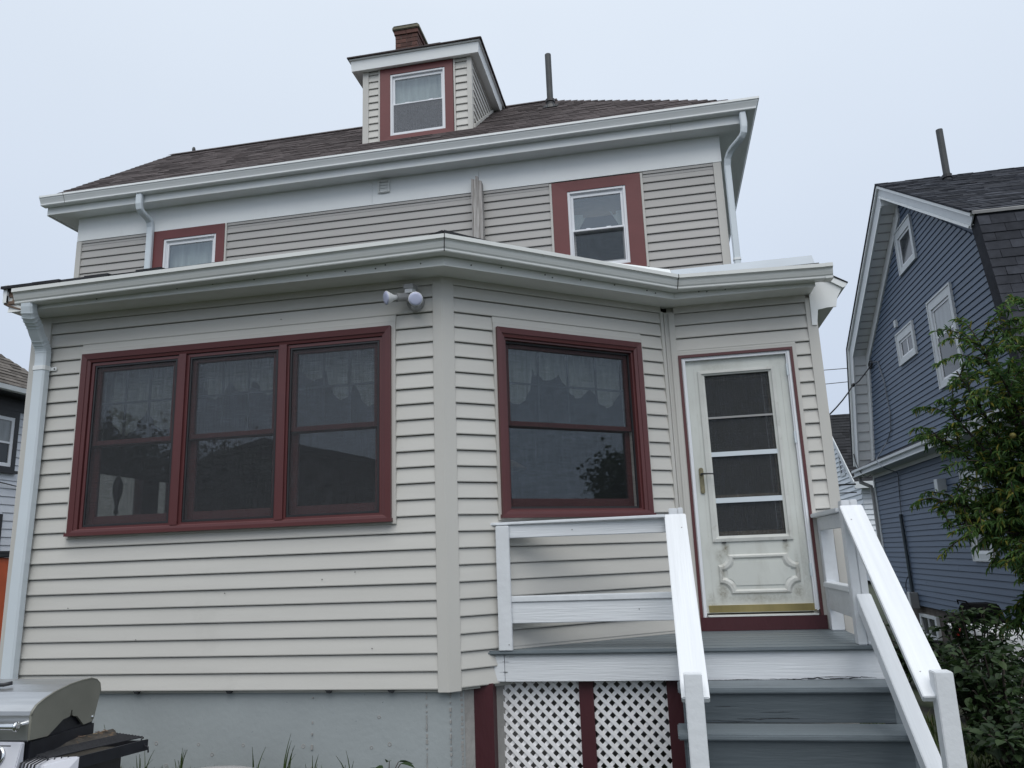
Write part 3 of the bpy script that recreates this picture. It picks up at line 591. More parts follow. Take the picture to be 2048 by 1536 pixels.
mg.loft([[Vector((XE0-.03, yb-d, gz0-.004+z)) for d, z in MG], [Vector((xb+d, yb-d, gz0+.006+z)) for d, z in MG], [Vector((xb+d, 8.5, gz0+.006+z)) for d, z in MG]])
part('main_gutter', mg, m_white, house)
part('gutter_end_cap', MB().prism([Vector((XE0-.034, yb-d, gz0-.004+z)) for d, z in MG[:12]], (.008, 0, 0)), m_white, house)
part('gutter_seam', MB().prism([Vector((XE0+.33, yb-d-.0015, gz0-.004+z)) for d, z in MG[2:11]]+[Vector((XE0+.33, yb-d+.001, gz0-.004+z)) for d, z in MG[10:1:-1]], (.004, 0, 0)), m_nail, house)
# main roof: structure slabs plus course-by-course shingles
PT = 0.785; y0r, z0r = 3.30, 5.735; yr = 5.90; zr = z0r+PT*(yr-y0r); xl, xr = -6.44, 2.72; xh = xr-(yr-y0r)
rs = MB()
rs.prism([(xl, y0r, z0r-.03), (xr, y0r, z0r-.03), (xh, yr, zr-.03), (xl, yr, zr-.03)], (0, 0, .025))
rs.prism([(xl, yr, zr-.03), (xh, yr, zr-.03), (xr, 8.5, z0r-.03), (xl, 8.5, z0r-.03)], (0, 0, .025))
rs.prism([(xr, y0r, z0r-.03), (xr, 8.5, z0r-.03), (xh, yr, zr-.03)], (0, 0, .025))
part('roof_deck', rs, m_shing, house)
def shingle_field(P, ex, w0, w1, lenx, slope_len, lim, th=.012, skip=None, jag=.0):
    """P(a, t, h) maps along-eave, up-slope, height to a point; lim(t) -> (a0, a1)"""
    mb = MB(); t = 0.0
    while t < slope_len-.02:
        a0, a1 = lim(t); a = a0 - random.uniform(0, w0*.6)
        while a < a1:
            w = random.uniform(w0, w1); b = min(a+w, a1+jag); aa = max(a, a0-random.uniform(0, jag))
            if b-aa > .02 and not (skip and skip((aa+b)/2, t+ex*.5)):
                h = th*random.uniform(.5, 1.25); e = t-random.uniform(0, ex*.08); te = min(t+ex*1.15, slope_len)
                mb.hexa([P(aa, e, 0), P(b-.004, e, 0), P(b-.004, te, 0), P(aa, te, 0), P(aa, e, h), P(b-.004, e, h), P(b-.004, te, .002), P(aa, te, .002)])
            a = a+w
        t += ex
    return mb
SL = math.hypot(1, PT); up = Vector((0, 1, PT)).normalized(); nn = Vector((0, -PT, 1)).normalized()
RP = lambda a, t, h: Vector((a, y0r, z0r-.004)) + up*t + nn*h
rl = (yr-y0r)*SL
part('roof_shingles', shingle_field(RP, .135, .14, .34, 0, rl, lambda t: (xl, xr-t/SL-.005), .011, None, .02), m_shing, house, kind='stuff')
rc = MB()
x = xl-.02
while x < xh+.1: rc.prism([(x, yr-.14, zr-.085), (x, yr, zr+.022), (x, yr+.14, zr-.085), (x, yr, zr-.0)], (.135, 0, 0)); x += .14
part('ridge_cap', rc, m_shing, house)
hc = MB()
for k in range(24):
    q = Vector((xr, y0r, z0r)).lerp(Vector((xh, yr, zr)), k/24); q2 = Vector((xr, y0r, z0r)).lerp(Vector((xh, yr, zr)), (k+1.06)/24); hgt = Vector((0, 0, .0))
    hc.hexa([q+Vector((-.10, -.0, -.0)), q+Vector((.0, .10, -.0)), q2+Vector((.0, .10, 0)), q2+Vector((-.10, 0, 0)), q+Vector((-.08, -.0, .006))+hgt, q+Vector((.0, .08, .006))+hgt, q2+Vector((.0, .08, .006))+hgt, q2+Vector((-.08, 0, .006))+hgt])
part('hip_cap', hc, m_shing, house)
part('roof_knob', MB().lathe([(.026, 0), (.03, .045), (.024, .075), (.01, .09)], (-6.05, yr, zr+.0), (0, 0, 1), 8), m_pipe, house)
# main downspouts
p1 = [Vector((-4.88, 3.30, 5.60)), Vector((-4.88, 3.30, 5.50))] + bez((-4.88, 3.30, 5.46), (-4.88, 3.30, 5.30), (-4.86, 3.52, 5.40), (-4.86, 3.53, 5.22), 6) + [Vector((-4.86, 3.53, 4.0)), Vector((-4.86, 3.53, 3.5))]
p1 = [p+Vector((-.13, 0, 0)) for p in p1]
part('downspout', rect_path(MB(), p1, .088, .06), m_ds, house)
p2 = [Vector((2.62, 3.30, 5.60)), Vector((2.62, 3.30, 5.46))] + bez((2.62, 3.30, 5.42), (2.62, 3.30, 5.22), (2.43, 3.5, 5.34), (2.425, 3.53, 5.08), 8) + [Vector((2.425, 3.53, 4.3)), Vector((2.425, 3.53, 3.4))]
part('downspout', rect_path(MB(), p2, .075, .055), m_ds, house)
part('strap', rect_path(MB(), [(2.425, 3.53, 3.93), (2.425, 3.53, 3.955)], .085, .065), m_white, house)
# frieze ventilator
vt = part('wall_vent', ringframe(MB(), FM, -1.82, -1.66, 5.303, 5.478, .026, .0305, .058), m_gutter, house, bevel=.008)
for k in range(3): part('slat', MB().fbox(FM, -1.793, -1.687, .031, .040, 5.332+k*.040, 5.364+k*.040), m_gutter, vt)

# ---- dormer
YDM = 4.15; FDM = frame((0, YDM, 0), (1, 0, 0), (0, -1, 0)); zb = 6.355; zs = 7.482
part('dormer_wall', shell(FDM, -2.24, -.72, zb, zs, -.10, -.016, [(-1.84, -1.1, 6.46, 7.37)]), m_trimb, house)
part('dormer_wall', MB().prism([(-2.25, YDM+.1, 6.40), (-2.25, YDM+.1, zs), (-2.25, 5.56, zs)], (.06, 0, 0)).prism([(-.77, YDM+.1, 6.40), (-.77, YDM+.1, zs), (-.77, 5.56, zs)], (.06, 0, 0)).box(-2.2, -.78, 5.0, 5.06, 7.0, zs), m_inw, house)
for a, b in ((-2.178, -2.035), (-.93, -.764)): siding(house, FDM, a, b, zb, zs-.005, [], m_vinyl)
for a, b, c in ((-2.262, -2.178, -.08), (-2.032, -2.010, 0), (-.955, -.932, 0), (-.764, -.70, -.08)): part('dormer_corner_post' if c else 'dormer_window_channel', MB().fbox(FDM, a, b, c, .026, 6.34, zs), m_trimb, house)
FC = frame((-.708, 0, 0), (0, 1, 0), (1, 0, 0))
rfz = lambda y: z0r+PT*(y-y0r)
siding(house, FC, 4.19, 6, 6.46, zs-.005, [], m_vinyl, lim=lambda z: (4.19, y0r+(z-z0r)/PT-.04))
part('dormer_step_flashing', MB().prism([(-.70, 4.18, rfz(4.18)+.0), (-.70, 4.18, rfz(4.18)+.05), (-.70, 5.5, rfz(5.5)+.05), (-.70, 5.5, rfz(5.5))], (.02, 0, 0)), m_trimb, house)
dw = MB(); taper_ring(dw, FDM, (-2.005, -.962, 6.368, 7.476), (-1.862, -1.078, 6.442, 7.380), .034, .030)
dwin = part('window', dw, m_redf, house, label='small red cased window of the roof dormer')
fr = MB(); ringframe(fr, FDM, -1.862, -1.078, 6.442, 7.380, .030, -.06, .022); part('frame', fr, m_vinylw, dwin, bevel=.003)
dh_window(FDM, (-1.832, -1.108, 6.470, 7.350), 6.92, m_vinylw, .004, m_screenw, None, dwin, fr=.03, bot=.05, half=True)
part('sash_lock', MB().fbox(FDM, -1.66, -1.60, -.04, -.012, 6.932, 6.946).fbox(FDM, -1.32, -1.26, -.04, -.012, 6.932, 6.946), m_vinylw, dwin)
part('roller_shade', MB().fbox(FDM, -1.84, -1.10, -.10, -.097, 6.90, 7.36), m_lace, house)
# dormer eaves and low hipped roof
dx0, dx1, dyf = -2.42, -.565, 4.055
part('dormer_soffit', MB().box(dx0+.03, dx1-.03, dyf, YDM-.02, zs, zs+.012).box(-.70, dx1-.02, YDM-.02, 5.62, zs, zs+.012).box(dx0+.02, -2.26, YDM-.02, 5.62, zs, zs+.012), m_white, house)
def flare(z0, z1, o0, o1, yend):
    """fascia ring leaning outwards around front and both sides"""
    mb = MB(); A = [(dx0+o0, yend), (dx0+o0, dyf-.0+o0*0), (dx1-o0, dyf), (dx1-o0, yend)]
    lo = [Vector((dx0+.02-o0, yend, z0)), Vector((dx0+.02-o0, dyf-o0, z0)), Vector((dx1-.02+o0, dyf-o0, z0)), Vector((dx1-.02+o0, yend, z0))]
    hi = [Vector((dx0+.02-o1, yend, z1)), Vector((dx0+.02-o1, dyf-o1, z1)), Vector((dx1-.02+o1, dyf-o1, z1)), Vector((dx1-.02+o1, yend, z1))]
    inn = [Vector((dx0+.06, yend, 0)), Vector((dx0+.06, dyf+.04, 0)), Vector((dx1-.06, dyf+.04, 0)), Vector((dx1-.06, yend, 0))]
    mb.loft([[lo[k], hi[k], Vector((inn[k].x, inn[k].y, z1)), Vector((inn[k].x, inn[k].y, z0))] for k in range(4)]); return mb
part('dormer_fascia', flare(zs-.008, zs+.145, 0.0, .012, 5.62), m_white, house)
part('dormer_drip_edge', flare(zs+.148, zs+.165, .030, .034, 5.80), m_gutter, house)
yd2 = y0r+(zs+.5-z0r)/PT
dr = MB(); e = [(dx0-.03, dyf-.05, zs+.168), (dx1+.03, dyf-.05, zs+.168), (dx1+.03, 6.05, zs+.168), (dx0-.03, 6.05, zs+.168)]; q = [(-1.60, dyf+.85, zs+.52), (-1.40, dyf+.85, zs+.52), (-1.40, 6.2, zs+.52), (-1.60, 6.2, zs+.52)]
dr.hexa(e+q); part('dormer_roof', dr, m_shing, house)
de = MB(); x = dx0-.03; zq = zs+.168
while x < dx1+.02:
    w = random.uniform(.18, .30); x1 = min(x+w, dx1+.035); r1 = .40*min(.2, max(0, x-dx0)); r2 = .40*min(.2, max(0, dx1-x1)); j_ = random.uniform(.012, .022)
    de.hexa([(x, dyf-.06, zq), (x1-.003, dyf-.06, zq), (x1-.003, dyf+.2, zq+r2), (x, dyf+.2, zq+r1), (x, dyf-.06, zq+j_), (x1-.003, dyf-.06, zq+j_), (x1-.003, dyf+.2, zq+r2+.012), (x, dyf+.2, zq+r1+.012)]); x = x1
y = dyf-.05
while y < 5.75:
    w = random.uniform(.16, .28); y1 = y+w; r1 = .40*min(.2, max(0, y-dyf)); r2 = .40*min(.2, max(0, y1-dyf)); j_ = random.uniform(.012, .022)
    de.hexa([(dx1-.17, y, zq+r1), (dx1+.04, y, zq), (dx1+.04, y1-.003, zq), (dx1-.17, y1-.003, zq+r2), (dx1-.17, y, zq+r1+.012), (dx1+.04, y, zq+j_), (dx1+.04, y1-.003, zq+j_), (dx1-.17, y1-.003, zq+r2+.012)]); y = y1
part('dormer_shingle_edge', de, m_shing, house, kind='stuff')

# ---- chimney, bricks laid one by one
cx0, cx1, cy0, cy1 = -2.376, -1.997, 5.82, 6.42
chim = part('chimney', MB().box(cx0+.008, cx1-.008, cy0+.008, cy1-.008, 7.5, 9.40), m_mortar, house)
bl, bh = .19, .066
brick_me = None
def brick(x0, x1, y0, y1, z0, z1):
    part('brick', MB().box(x0+random.uniform(-.002, .002), x1+random.uniform(-.002, .002), y0-random.uniform(0, .003), y1, z0, z1), m_brick, chim)
z = 8.72; row = 0
while z < 9.36:
    corb = 0.0 if z < 9.26 else .018
    xs_ = [cx0-corb] + ([cx0+.19] if row % 2 == 0 else [cx0+.095, cx0+.285]) + [cx1+corb]
    for i in range(len(xs_)-1): brick(xs_[i]+(.005 if i else 0), xs_[i+1]-(.005 if i < len(xs_)-2 else 0), cy0-corb, cy0+.09, z, z+bh)
    ys_ = [cy0+.095] + ([cy0+.285, cy0+.475] if row % 2 == 0 else [cy0+.19, cy0+.38]) + [cy1+corb]
    for i in range(len(ys_)-1): brick(cx1-.09, cx1+corb, ys_[i]+.005, ys_[i+1]-.005, z, z+bh)
    if row % 2 == 0: brick(cx0-corb, cx0+.09, cy0+.1, cy1, z, z+bh)
    z += bh+.011; row += 1
part('chimney_cap', MB().box(cx0-.045, cx1+.04, cy0-.045, cy1+.05, z-.004, z+.06).box(cx0-.035, cx1+.02, cy0-.035, cy1+.03, z+.06, z+.085), m_cap, chim, bevel=.012)
# vent pipe through the roof
vp = part('vent_pipe', MB().tube([(.235, 5.14, 7.0), (.235, 5.14, 8.045)], .046, 14), m_pipe, house, smooth=False)
part('pipe_collar', MB().lathe([(.062, 7.24), (.072, 7.25), (.072, 7.29), (.06, 7.30), (.06, 7.05)], (.235, 5.14, 0), (0, 0, 1), 14).lathe([(.10, 7.08), (.066, 7.2)], (.235, 5.14, 0), (0, 0, 1), 14), m_iron, vp)
part('pipe_flashing', MB().hexa([RP(.13, 2.22, .012), RP(.34, 2.22, .012), RP(.34, 2.5, .012), RP(.13, 2.5, .012), RP(.13, 2.22, .02), RP(.34, 2.22, .02), RP(.34, 2.5, .02), RP(.13, 2.5, .02)]), m_lead, vp)

# ---- storm door
dr_ = MB()
ringframe(dr_, FW, 1.659, 2.421, .325, 2.257, .135, -.06, -.012, wb=.55, wt=.12)
door = part('storm_door', dr_, m_door, house, label='aged white storm door with three glass lights and a brass sweep')
mo = MB(); taper_ring(mo, FW, (1.748, 2.330, .842, 2.172), (1.775, 2.306, .866, 2.148), .0, .004); taper_ring(mo, FW, (1.775, 2.306, .866, 2.148), (1.797, 2.294, .885, 2.134), -.006, -.010)
part('glazing_moulding', mo, m_mould, door)
for z0, z1, s in ((.885, 1.15, 0), (1.17, 1.50, 0), (1.525, 1.795, 0), (1.80, 2.134, 0)):
    part('pane', MB().fbox(FW, 1.794, 2.297, -.044, -.040, z0-.012, z1+.012), m_glassd, door)
part('door_screen', MB().fbox(FW, 1.794, 2.297, -.034, -.0325, .885, 2.134), m_screend, door)
part('cross_bar', MB().fbox(FW, 1.797, 2.294, -.034, -.016, 1.785, 1.800), m_greyplast, door)
part('cross_bar', MB().fbox(FW, 1.797, 2.294, -.034, -.012, 1.488, 1.523), m_alu, door)
part('cross_bar', MB().fbox(FW, 1.797, 2.294, -.034, -.014, 1.132, 1.170), m_alu, door)
def ogee_panel(x0, x1, z0, z1, cut):
    """octagon-like panel outline with concave corners"""
    pts = []
    for cx, cz, a0 in ((x0, z0, 90), (x1, z0, 180), (x1, z1, 270), (x0, z1, 0)):
        seg = []
        for k in range(6):
            a = math.radians(a0-90*k/5); seg.append((cx+cut*math.cos(a), cz+cut*math.sin(a)))
        pts += seg
    return pts
pm = MB()
for q0, q1, d0, d1 in ((0, .010, -.012, .0), (.010, .022, .0, .0), (.022, .034, .0, -.012)):
    o1 = ogee_panel(1.770+q0, 2.353-q0, .458+q0, .746-q0, .075+q0*.4); o2 = ogee_panel(1.770+q1, 2.353-q1, .458+q1, .746-q1, .075+q1*.4); n = len(o1)
    for k in range(n):
        j = (k+1) % n; pm.hexa([FW(o1[k][0], -.014, o1[k][1]), FW(o1[j][0], -.014, o1[j][1]), FW(o2[j][0], -.014, o2[j][1]), FW(o2[k][0], -.014, o2[k][1]),
                                FW(o1[k][0], d0+.001, o1[k][1]), FW(o1[j][0], d0+.001, o1[j][1]), FW(o2[j][0], d1+.001, o2[j][1]), FW(o2[k][0], d1+.001, o2[k][1])])
part('panel_moulding', pm, m_mould, door)
o1 = ogee_panel(1.835, 2.288, .520, .690, .05); part('raised_panel', MB().prism([FW(x, -.013, z) for x, z in o1], (0, -.006, 0)), m_door, door)
part('door_sweep', MB().fbox(FW, 1.676, 2.444, -.02, -.002, .331, .381), m_brass, door)
part('door_groove', MB().fbox(FW, 1.716, 1.722, -.013, -.010, .40, 2.2).fbox(FW, 2.372, 2.376, -.013, -.010, .40, 2.2), m_mould, door)
part('weep_slot', MB().fbox(FW, 1.815, 1.845, -.012, .0005, .833, .842).fbox(FW, 2.255, 2.285, -.012, .0005, .833, .842), m_black, door)
hp = MB(); prof = []
for k in range(9): a = math.pi*k/8; prof.append((1.707+.017*math.cos(a), 1.392+.017*math.sin(a)))
for k in range(9): a = math.pi+math.pi*k/8; prof.append((1.708+.017*math.cos(a), 1.225+.017*math.sin(a)))
part('handle_plate', hp.prism([FW(x, -.012, z) for x, z in prof], (0, -.012, 0)), m_oldbrass, door, bevel=.003)
part('lever_handle', MB().tube([FW(1.708, .0, 1.357), FW(1.708, .035, 1.357), FW(1.722, .045, 1.357), FW(1.76, .047, 1.356), FW(1.805, .045, 1.353)], .006, 8, rads=[.010, .009, .007, .006, .005]), m_iron, door, smooth=True)
# door surround
part('door_frame', MB().fbox(FW, 1.606, 1.628, -.13, .034, .203, 2.305).fbox(FW, 2.455, 2.476, -.13, .034, .203, 2.305).fbox(FW, 1.628, 2.455, -.13, .034, 2.283, 2.305), m_red, house)
part('door_jamb', MB().fbox(FW, 1.629, 1.6575, -.13, .020, .297, 2.282).fbox(FW, 2.4235, 2.4545, -.13, .020, .34, 2.282).fbox(FW, 1.6575, 2.4235, -.13, .020, 2.259, 2.282).fbox(FW, 1.636, 1.648, .020, .034, .297, 2.27).fbox(FW, 2.434, 2.447, .020, .032, .335, 2.27), m_vinylw, house)
for z in (2.13, 1.60, .62): part('hinge', MB().fbox(FW, 2.418, 2.434, -.01, .024, z-.045, z+.045), m_alu, house)
part('threshold', MB().fbox(FW, 1.612, 2.495, -.13, .040, .204, .300), m_deep, house, label='deep red threshold board under the storm door')
part('sill_strip', MB().fbox(FW, 1.665, 2.440, -.05, .043, .3025, .313), m_gutter, house)
# inner door behind
idr = part('inner_door', MB().fbox(FW, 1.66, 2.42, -.17, -.135, .30, .92).fbox(FW, 1.66, 1.80, -.17, -.135, .92, 2.26).fbox(FW, 2.28, 2.42, -.17, -.135, .92, 2.26).fbox(FW, 1.80, 2.28, -.17, -.135, 2.12, 2.26).fbox(FW, 1.8, 2.28, -.165, -.14, 1.16, 1.20), m_brown, house)
part('panel', ringframe(MB(), FW, 1.80, 2.00, .60, .86, .02, -.138, -.128), m_brown, idr); part('panel', ringframe(MB(), FW, 2.08, 2.28, .60, .86, .02, -.138, -.128), m_brown, idr)

# ------------------------------------------------------------------ curtains inside
def valance(F, s0, s1, ztop, drops, dep, label, n=8):
    mb = MB(); N = 60; R = 7
    rows = []
    for r in range(R+1):
        row = []
        for k in range(N+1):
            t = k/N; ph = t*len(drops); i = min(int(ph), len(drops)-1); u = ph-i; zb = ztop-drops[i]*(0.66+0.34*math.sin(math.pi*u))
            row.append(F(s0+(s1-s0)*t, -dep-.018*math.sin(t*n*2*math.pi)-.01*r/R, ztop+(zb-ztop)*r/R))
        rows.append(row)
    mb.loft(rows, cap=False, closed=False)
    o = part('valance', mb, m_lace, None, smooth=True); tag(o, label, 'curtain', 'cream valances hung inside the porch windows'); return o
valance(FA, -2.66, -2.03, 2.30, [.52, .50], .11, 'cream valance behind the leftmost pane of the triple window', 9)
valance(FA, -1.88, -1.24, 2.30, [.30, .26, .30], .11, 'short cream valance behind the middle pane of the triple window', 9)
valance(FA, -1.10, -.47, 2.30, [.22, .38, .44], .11, 'deep scalloped valance behind the pane nearest the corner post', 9)
valance(FD, .50, 1.55, 2.29, [.42, .22, .34, .40], .13, 'cream valance inside the single angled porch window', 15)
# upstairs shade and curtains
bs = part('bamboo_shade', MB().fbox(FM, .58, 1.23, -.20, -.18, 4.76, 4.98), m_bamb, None); tag(bs, 'tan bamboo shade half lowered inside the upper right window', 'blind')
for (a, b, c, d_, lab) in ((.60, .72, .78, .95, 'sheer curtain tied back on the left of the upper right window'), (1.19, 1.10, 1.04, .96, 'sheer curtain tied back on the right of the upper right window')):
    cu = MB(); cu.loft([[FM(a, -.16, 4.54), FM((a+b)/2, -.19, 4.54), FM(b, -.16, 4.54)], [FM(a, -.16, 4.62), FM((a+b)/2, -.19, 4.62), FM(b*.6+a*.4, -.16, 4.62)], [FM(a, -.16, 4.80), FM((a+d_)/2, -.19, 4.80), FM(c, -.16, 4.80)]], cap=False, closed=False)
    tag(part('curtain', cu, m_lace, None, smooth=True), lab, 'curtain')
# things inside the porch room
t = thing('hanging_ornament', 'dark fish-shaped ornament hanging inside the left pane of the triple window', 'ornament', (-2.52, .06, 1.2))
part('body', MB().lathe([(.002, 1.18), (.012, 1.20), (.02, 1.205), (.010, 1.24), (.016, 1.28), (.036, 1.36), (.034, 1.42), (.018, 1.46), (.004, 1.48)], (-2.52, .10, 0), (0, 0, 1), 12), m_iron, t, smooth=True)
part('cord', MB().tube([(-2.52, .10, 1.48), (-2.52, .10, 1.72)], .002, 5), m_iron, t)
t = thing('pendant_lamp', 'tan pendant lamp shade seen through the angled porch window', 'lamp', (.2, .95, 1.5))
part('lamp_shade', MB().lathe([(.15, 1.455), (.155, 1.465), (.05, 1.53), (.02, 1.54)], (.22, 1.0, 0), (0, 0, 1), 20), m_bamb, t, smooth=True)
part('cord', MB().tube([(.22, 1.0, 1.54), (.22, 1.0, H+.06)], .004, 6), m_black, t)

# ------------------------------------------------------------------ post against the upper wall
wp = thing('wooden_post', 'weathered grey wooden post standing on the porch roof against the siding', 'post', (-.52, 3.45, 3.55))
pm_ = MB(); pm_.hexa([(-.588, 3.46, 3.55), (-.455, 3.46, 3.55), (-.455, 3.56, 3.55), (-.588, 3.56, 3.55), (-.592, 3.46, 5.30), (-.462, 3.46, 5.255), (-.462, 3.56, 5.25), (-.592, 3.56, 5.31)])
part('timber', pm_, m_oldwood, wp); part('timber', MB().hexa([(-.55, 3.452, 3.6), (-.50, 3.452, 3.6), (-.50, 3.46, 3.6), (-.55, 3.46, 3.6), (-.535, 3.454, 5.325), (-.505, 3.454, 5.32), (-.505, 3.50, 5.33), (-.535, 3.50, 5.33)]), m_oldwood, wp)

# ------------------------------------------------------------------ security light
fl_ = thing('security_light', 'grey twin-lamp security light under the porch eave', 'security light', (-.2, -.02, 2.5))
part('base', MB().lathe([(.062, 0), (.062, .022), (.045, .04), (.02, .045)], (-.185, -.018, 2.545), (0, -1, 0), 20), m_greyplast, fl_, smooth=False)
part('motion_sensor', MB().prism([(-.25, -.07, 2.59), (-.235, -.115, 2.588), (-.18, -.115, 2.588), (-.168, -.07, 2.59)], (0, 0, .032)), m_wplast, fl_)
part('sensor_housing', MB().prism([(-.255, -.05, 2.622), (-.24, -.122, 2.618), (-.175, -.122, 2.618), (-.162, -.05, 2.622)], (0, 0, .032)).box(-.25, -.168, -.07, -.03, 2.585, 2.625), m_greyplast, fl_)
def lamp(base, aim, sock):
    base, aim = Vector(base), Vector(aim).normalized()
    l = part('lamp', MB().lathe([(.018, .0), (.020, .035), (.046, .080), (.049, .088), (.046, .090)], base, aim, 22), m_bulb, fl_, smooth=True)
    part('lamp_face', MB().lathe([(.0455, .0885), (.044, .094), (.03, .097), (.004, .098)], base, aim, 22), m_lens, l, smooth=True)
    part('socket', MB().lathe([(.024, -.085), (.029, -.08), (.031, .012), (.026, .014)], base, aim, 18), m_greyplast, l)
lamp((-.275, -.13, 2.555), (-.62, -.55, -.16), 1)
lamp((-.150, -.115, 2.532), (.22, -.93, -.28), 1)
part('bracket', MB().tube([(-.19, -.05, 2.545), (-.21, -.08, 2.54), (-.235, -.10, 2.55)], .016, 8).tube([(-.18, -.05, 2.54), (-.16, -.07, 2.53)], .018, 8).lathe([(.03, 0), (.035, .01), (.02, .03)], (-.175, -.05, 2.50), (0, -1, -.3), 12), m_greyplast, fl_)

# ------------------------------------------------------------------ STOOP
st = thing('wooden_stoop', 'white-railed wooden stoop with slate grey steps leading to the storm door', 'porch steps', (1.9, .2, -.56))
ZD = .2016; YF = .163
def diag_x(y): return y/math.tan(PHI)+.03
y = YF; k = 0
while y < YD-.02:
    y1 = min(y+.137, YD-.002); bx = MB()
    bx.prism([(diag_x(y)+(-.05 if k == 0 else .02), y, ZD-.026), (2.59, y, ZD-.026), (2.59, y1-.004, ZD-.026), (diag_x(y1-.004)+.02, y1-.004, ZD-.026)], (0, 0, .026))
    part('deck_board', bx, m_deck, st, bevel=.004 if k else .008); y = y1; k += 1
part('rim_board', MB().box(.189, .3175, .191, .23, .010, .173), m_painth, st, bevel=.003)
part('rim_board', MB().box(.3205, 2.60, .193, .232, .010, .173), m_painth, st, bevel=.002)
part('joist', MB().box(2.56, 2.60, .234, YD-.03, -.0, .173).box(.4, .44, .45, .9, 0, .173), m_deep, st)
for a, b, c in ((.122, .247, .150), (.783, .873, .258), (1.332, 1.425, .258)): part('post', MB().box(a, b, c, .33, -.72, .006), m_deep, st)
# lattice panels, strip by strip
def lattice(x0, x1, z0, z1, ya):
    P = .0743; w = .0166  # half-extent along x of a slat
    for sgn, yy in ((1, ya), (-1, ya-.007)):
        c = x0 - (z1-z0) - P if sgn > 0 else x0 - P*.5
        c = math.floor(c/P)*P + (.012 if sgn > 0 else .030)
        end = x1 if sgn > 0 else x1+(z1-z0)
        while c < end+P:
            poly = []
            # line x = c + sgn*(z - z0); clip strip to the rectangle
            strip = [(c-w-2*sgn, z0-2), (c+w-2*sgn, z0-2), (c+w+2*sgn, z0+2), (c-w+2*sgn, z0+2)]
            def clip(pts, ax, lim, keep):
                out = []
                for i in range(len(pts)):
                    p, q = pts[i], pts[(i+1) % len(pts)]; ip, iq = keep(p[ax], lim), keep(q[ax], lim)
                    if ip: out.append(p)
                    if ip != iq:
                        t = (lim-p[ax])/(q[ax]-p[ax]); out.append((p[0]+(q[0]-p[0])*t, p[1]+(q[1]-p[1])*t))
                return out
            poly = strip
            for ax, lim, kp in ((0, x0, lambda v, l: v >= l), (0, x1, lambda v, l: v <= l), (1, z0, lambda v, l: v >= l), (1, z1, lambda v, l: v <= l)):
                poly = clip(poly, ax, lim, kp)
                if len(poly) < 3: break
            if len(poly) >= 3:
                zz = [p[1] for p in poly]
                if max(zz)-min(zz) > .015: part('lattice_slat', MB().prism([(p[0], yy, p[1]) for p in poly], (0, .006, 0)), m_latt, st)
            c += P
lattice(.205, .792, -.70, .009, .288); lattice(.866, 1.340, -.70, .009, .288)
# steps
def xl_at(k): return (1.400, 1.382, 1.365)[k]
RISE, RUN = .190, .27
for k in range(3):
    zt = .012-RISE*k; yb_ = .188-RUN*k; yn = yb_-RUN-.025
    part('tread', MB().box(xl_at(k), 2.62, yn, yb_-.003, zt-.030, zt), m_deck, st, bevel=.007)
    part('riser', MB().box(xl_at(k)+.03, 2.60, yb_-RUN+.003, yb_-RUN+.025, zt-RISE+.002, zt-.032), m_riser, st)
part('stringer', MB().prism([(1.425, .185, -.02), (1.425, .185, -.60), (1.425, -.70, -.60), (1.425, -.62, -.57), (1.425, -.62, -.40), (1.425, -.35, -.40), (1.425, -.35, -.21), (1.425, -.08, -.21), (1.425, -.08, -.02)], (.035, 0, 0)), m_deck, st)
part('stringer', MB().prism([(2.565, .185, -.02), (2.565, .185, -.60), (2.565, -.70, -.60), (2.565, -.62, -.40), (2.565, -.35, -.40), (2.565, -.35, -.21), (2.565, -.08, -.21), (2.565, -.08, -.02)], (.033, 0, 0)), m_deck, st)
# railings: left run
def P_(name, mb, mat=m_paint, bevel=.004, **k): return part(name, mb, mat, st, bevel=bevel, **k)
P_('rail_post', MB().box(.292, .381, .160, .193, ZD+.001, .992))
P_('rail_cap', MB().hexa([(.20, .185, .997), (1.405, .155, 1.000), (1.405, .285, 1.000), (.20, .295, .997), (.20, .185, 1.016), (1.405, .155, 1.020), (1.405, .285, 1.020), (.20, .295, 1.016)]))
P_('rail_board', MB().hexa([(.329, .195, .911), (1.44, .195, .907), (1.44, .222, .907), (.329, .222, .911), (.329, .195, .994), (1.44, .195, .997), (1.44, .222, .997), (.329, .222, .994)]), m_painth)
P_('middle_rail_cap', MB().box(.292, 1.44, .185, .265, .500, .537))
P_('middle_rail', MB().box(.327, 1.44, .196, .223, .366, .498), m_painth)
# newels (two boards each)
for x0, x1, xm in ((1.430, 1.520, 1.486), (2.480, 2.576, 2.532)):
    P_('newel_post', MB().box(x0, xm-.001, .196, .285, ZD+.001, 1.058)); P_('newel_post', MB().box(xm+.001, x1, .198, .285, ZD+.001, 1.0605))
# sloping stair caps and rails
def plank(x0, x1, ya, za, yb, zb, th, xb0=None, xb1=None):
    """sloping board: top face from (ya,za) to (yb,zb), square-cut at the lower end"""
    xb0 = x0 if xb0 is None else xb0; xb1 = x1 if xb1 is None else xb1
    dy, dz = yb-ya, zb-za; L = math.hypot(dy, dz); ny, nz_ = -dz/L*-1, dy/L*-1
    n = Vector((0, dz, -dy)).normalized()
    if n.z < 0: n = -n
    d = -n*th
    A = [Vector((x0, ya, za)), Vector((x1, ya, za)), Vector((xb1, yb, zb)), Vector((xb0, yb, zb))]
    top_low = [p+d for p in A]; top_low[0] = Vector((x0, ya, za-th*1.25)); top_low[1] = Vector((x1, ya, za-th*1.25))
    return MB().hexa([top_low[0], top_low[1], top_low[2], top_low[3], A[0], A[1], A[2], A[3]])
YB, ZB = -.955, .108
P_('stair_cap', plank(1.401, 1.535, .185, 1.022, YB, ZB, .034, 1.413, 1.545), m_paintl)
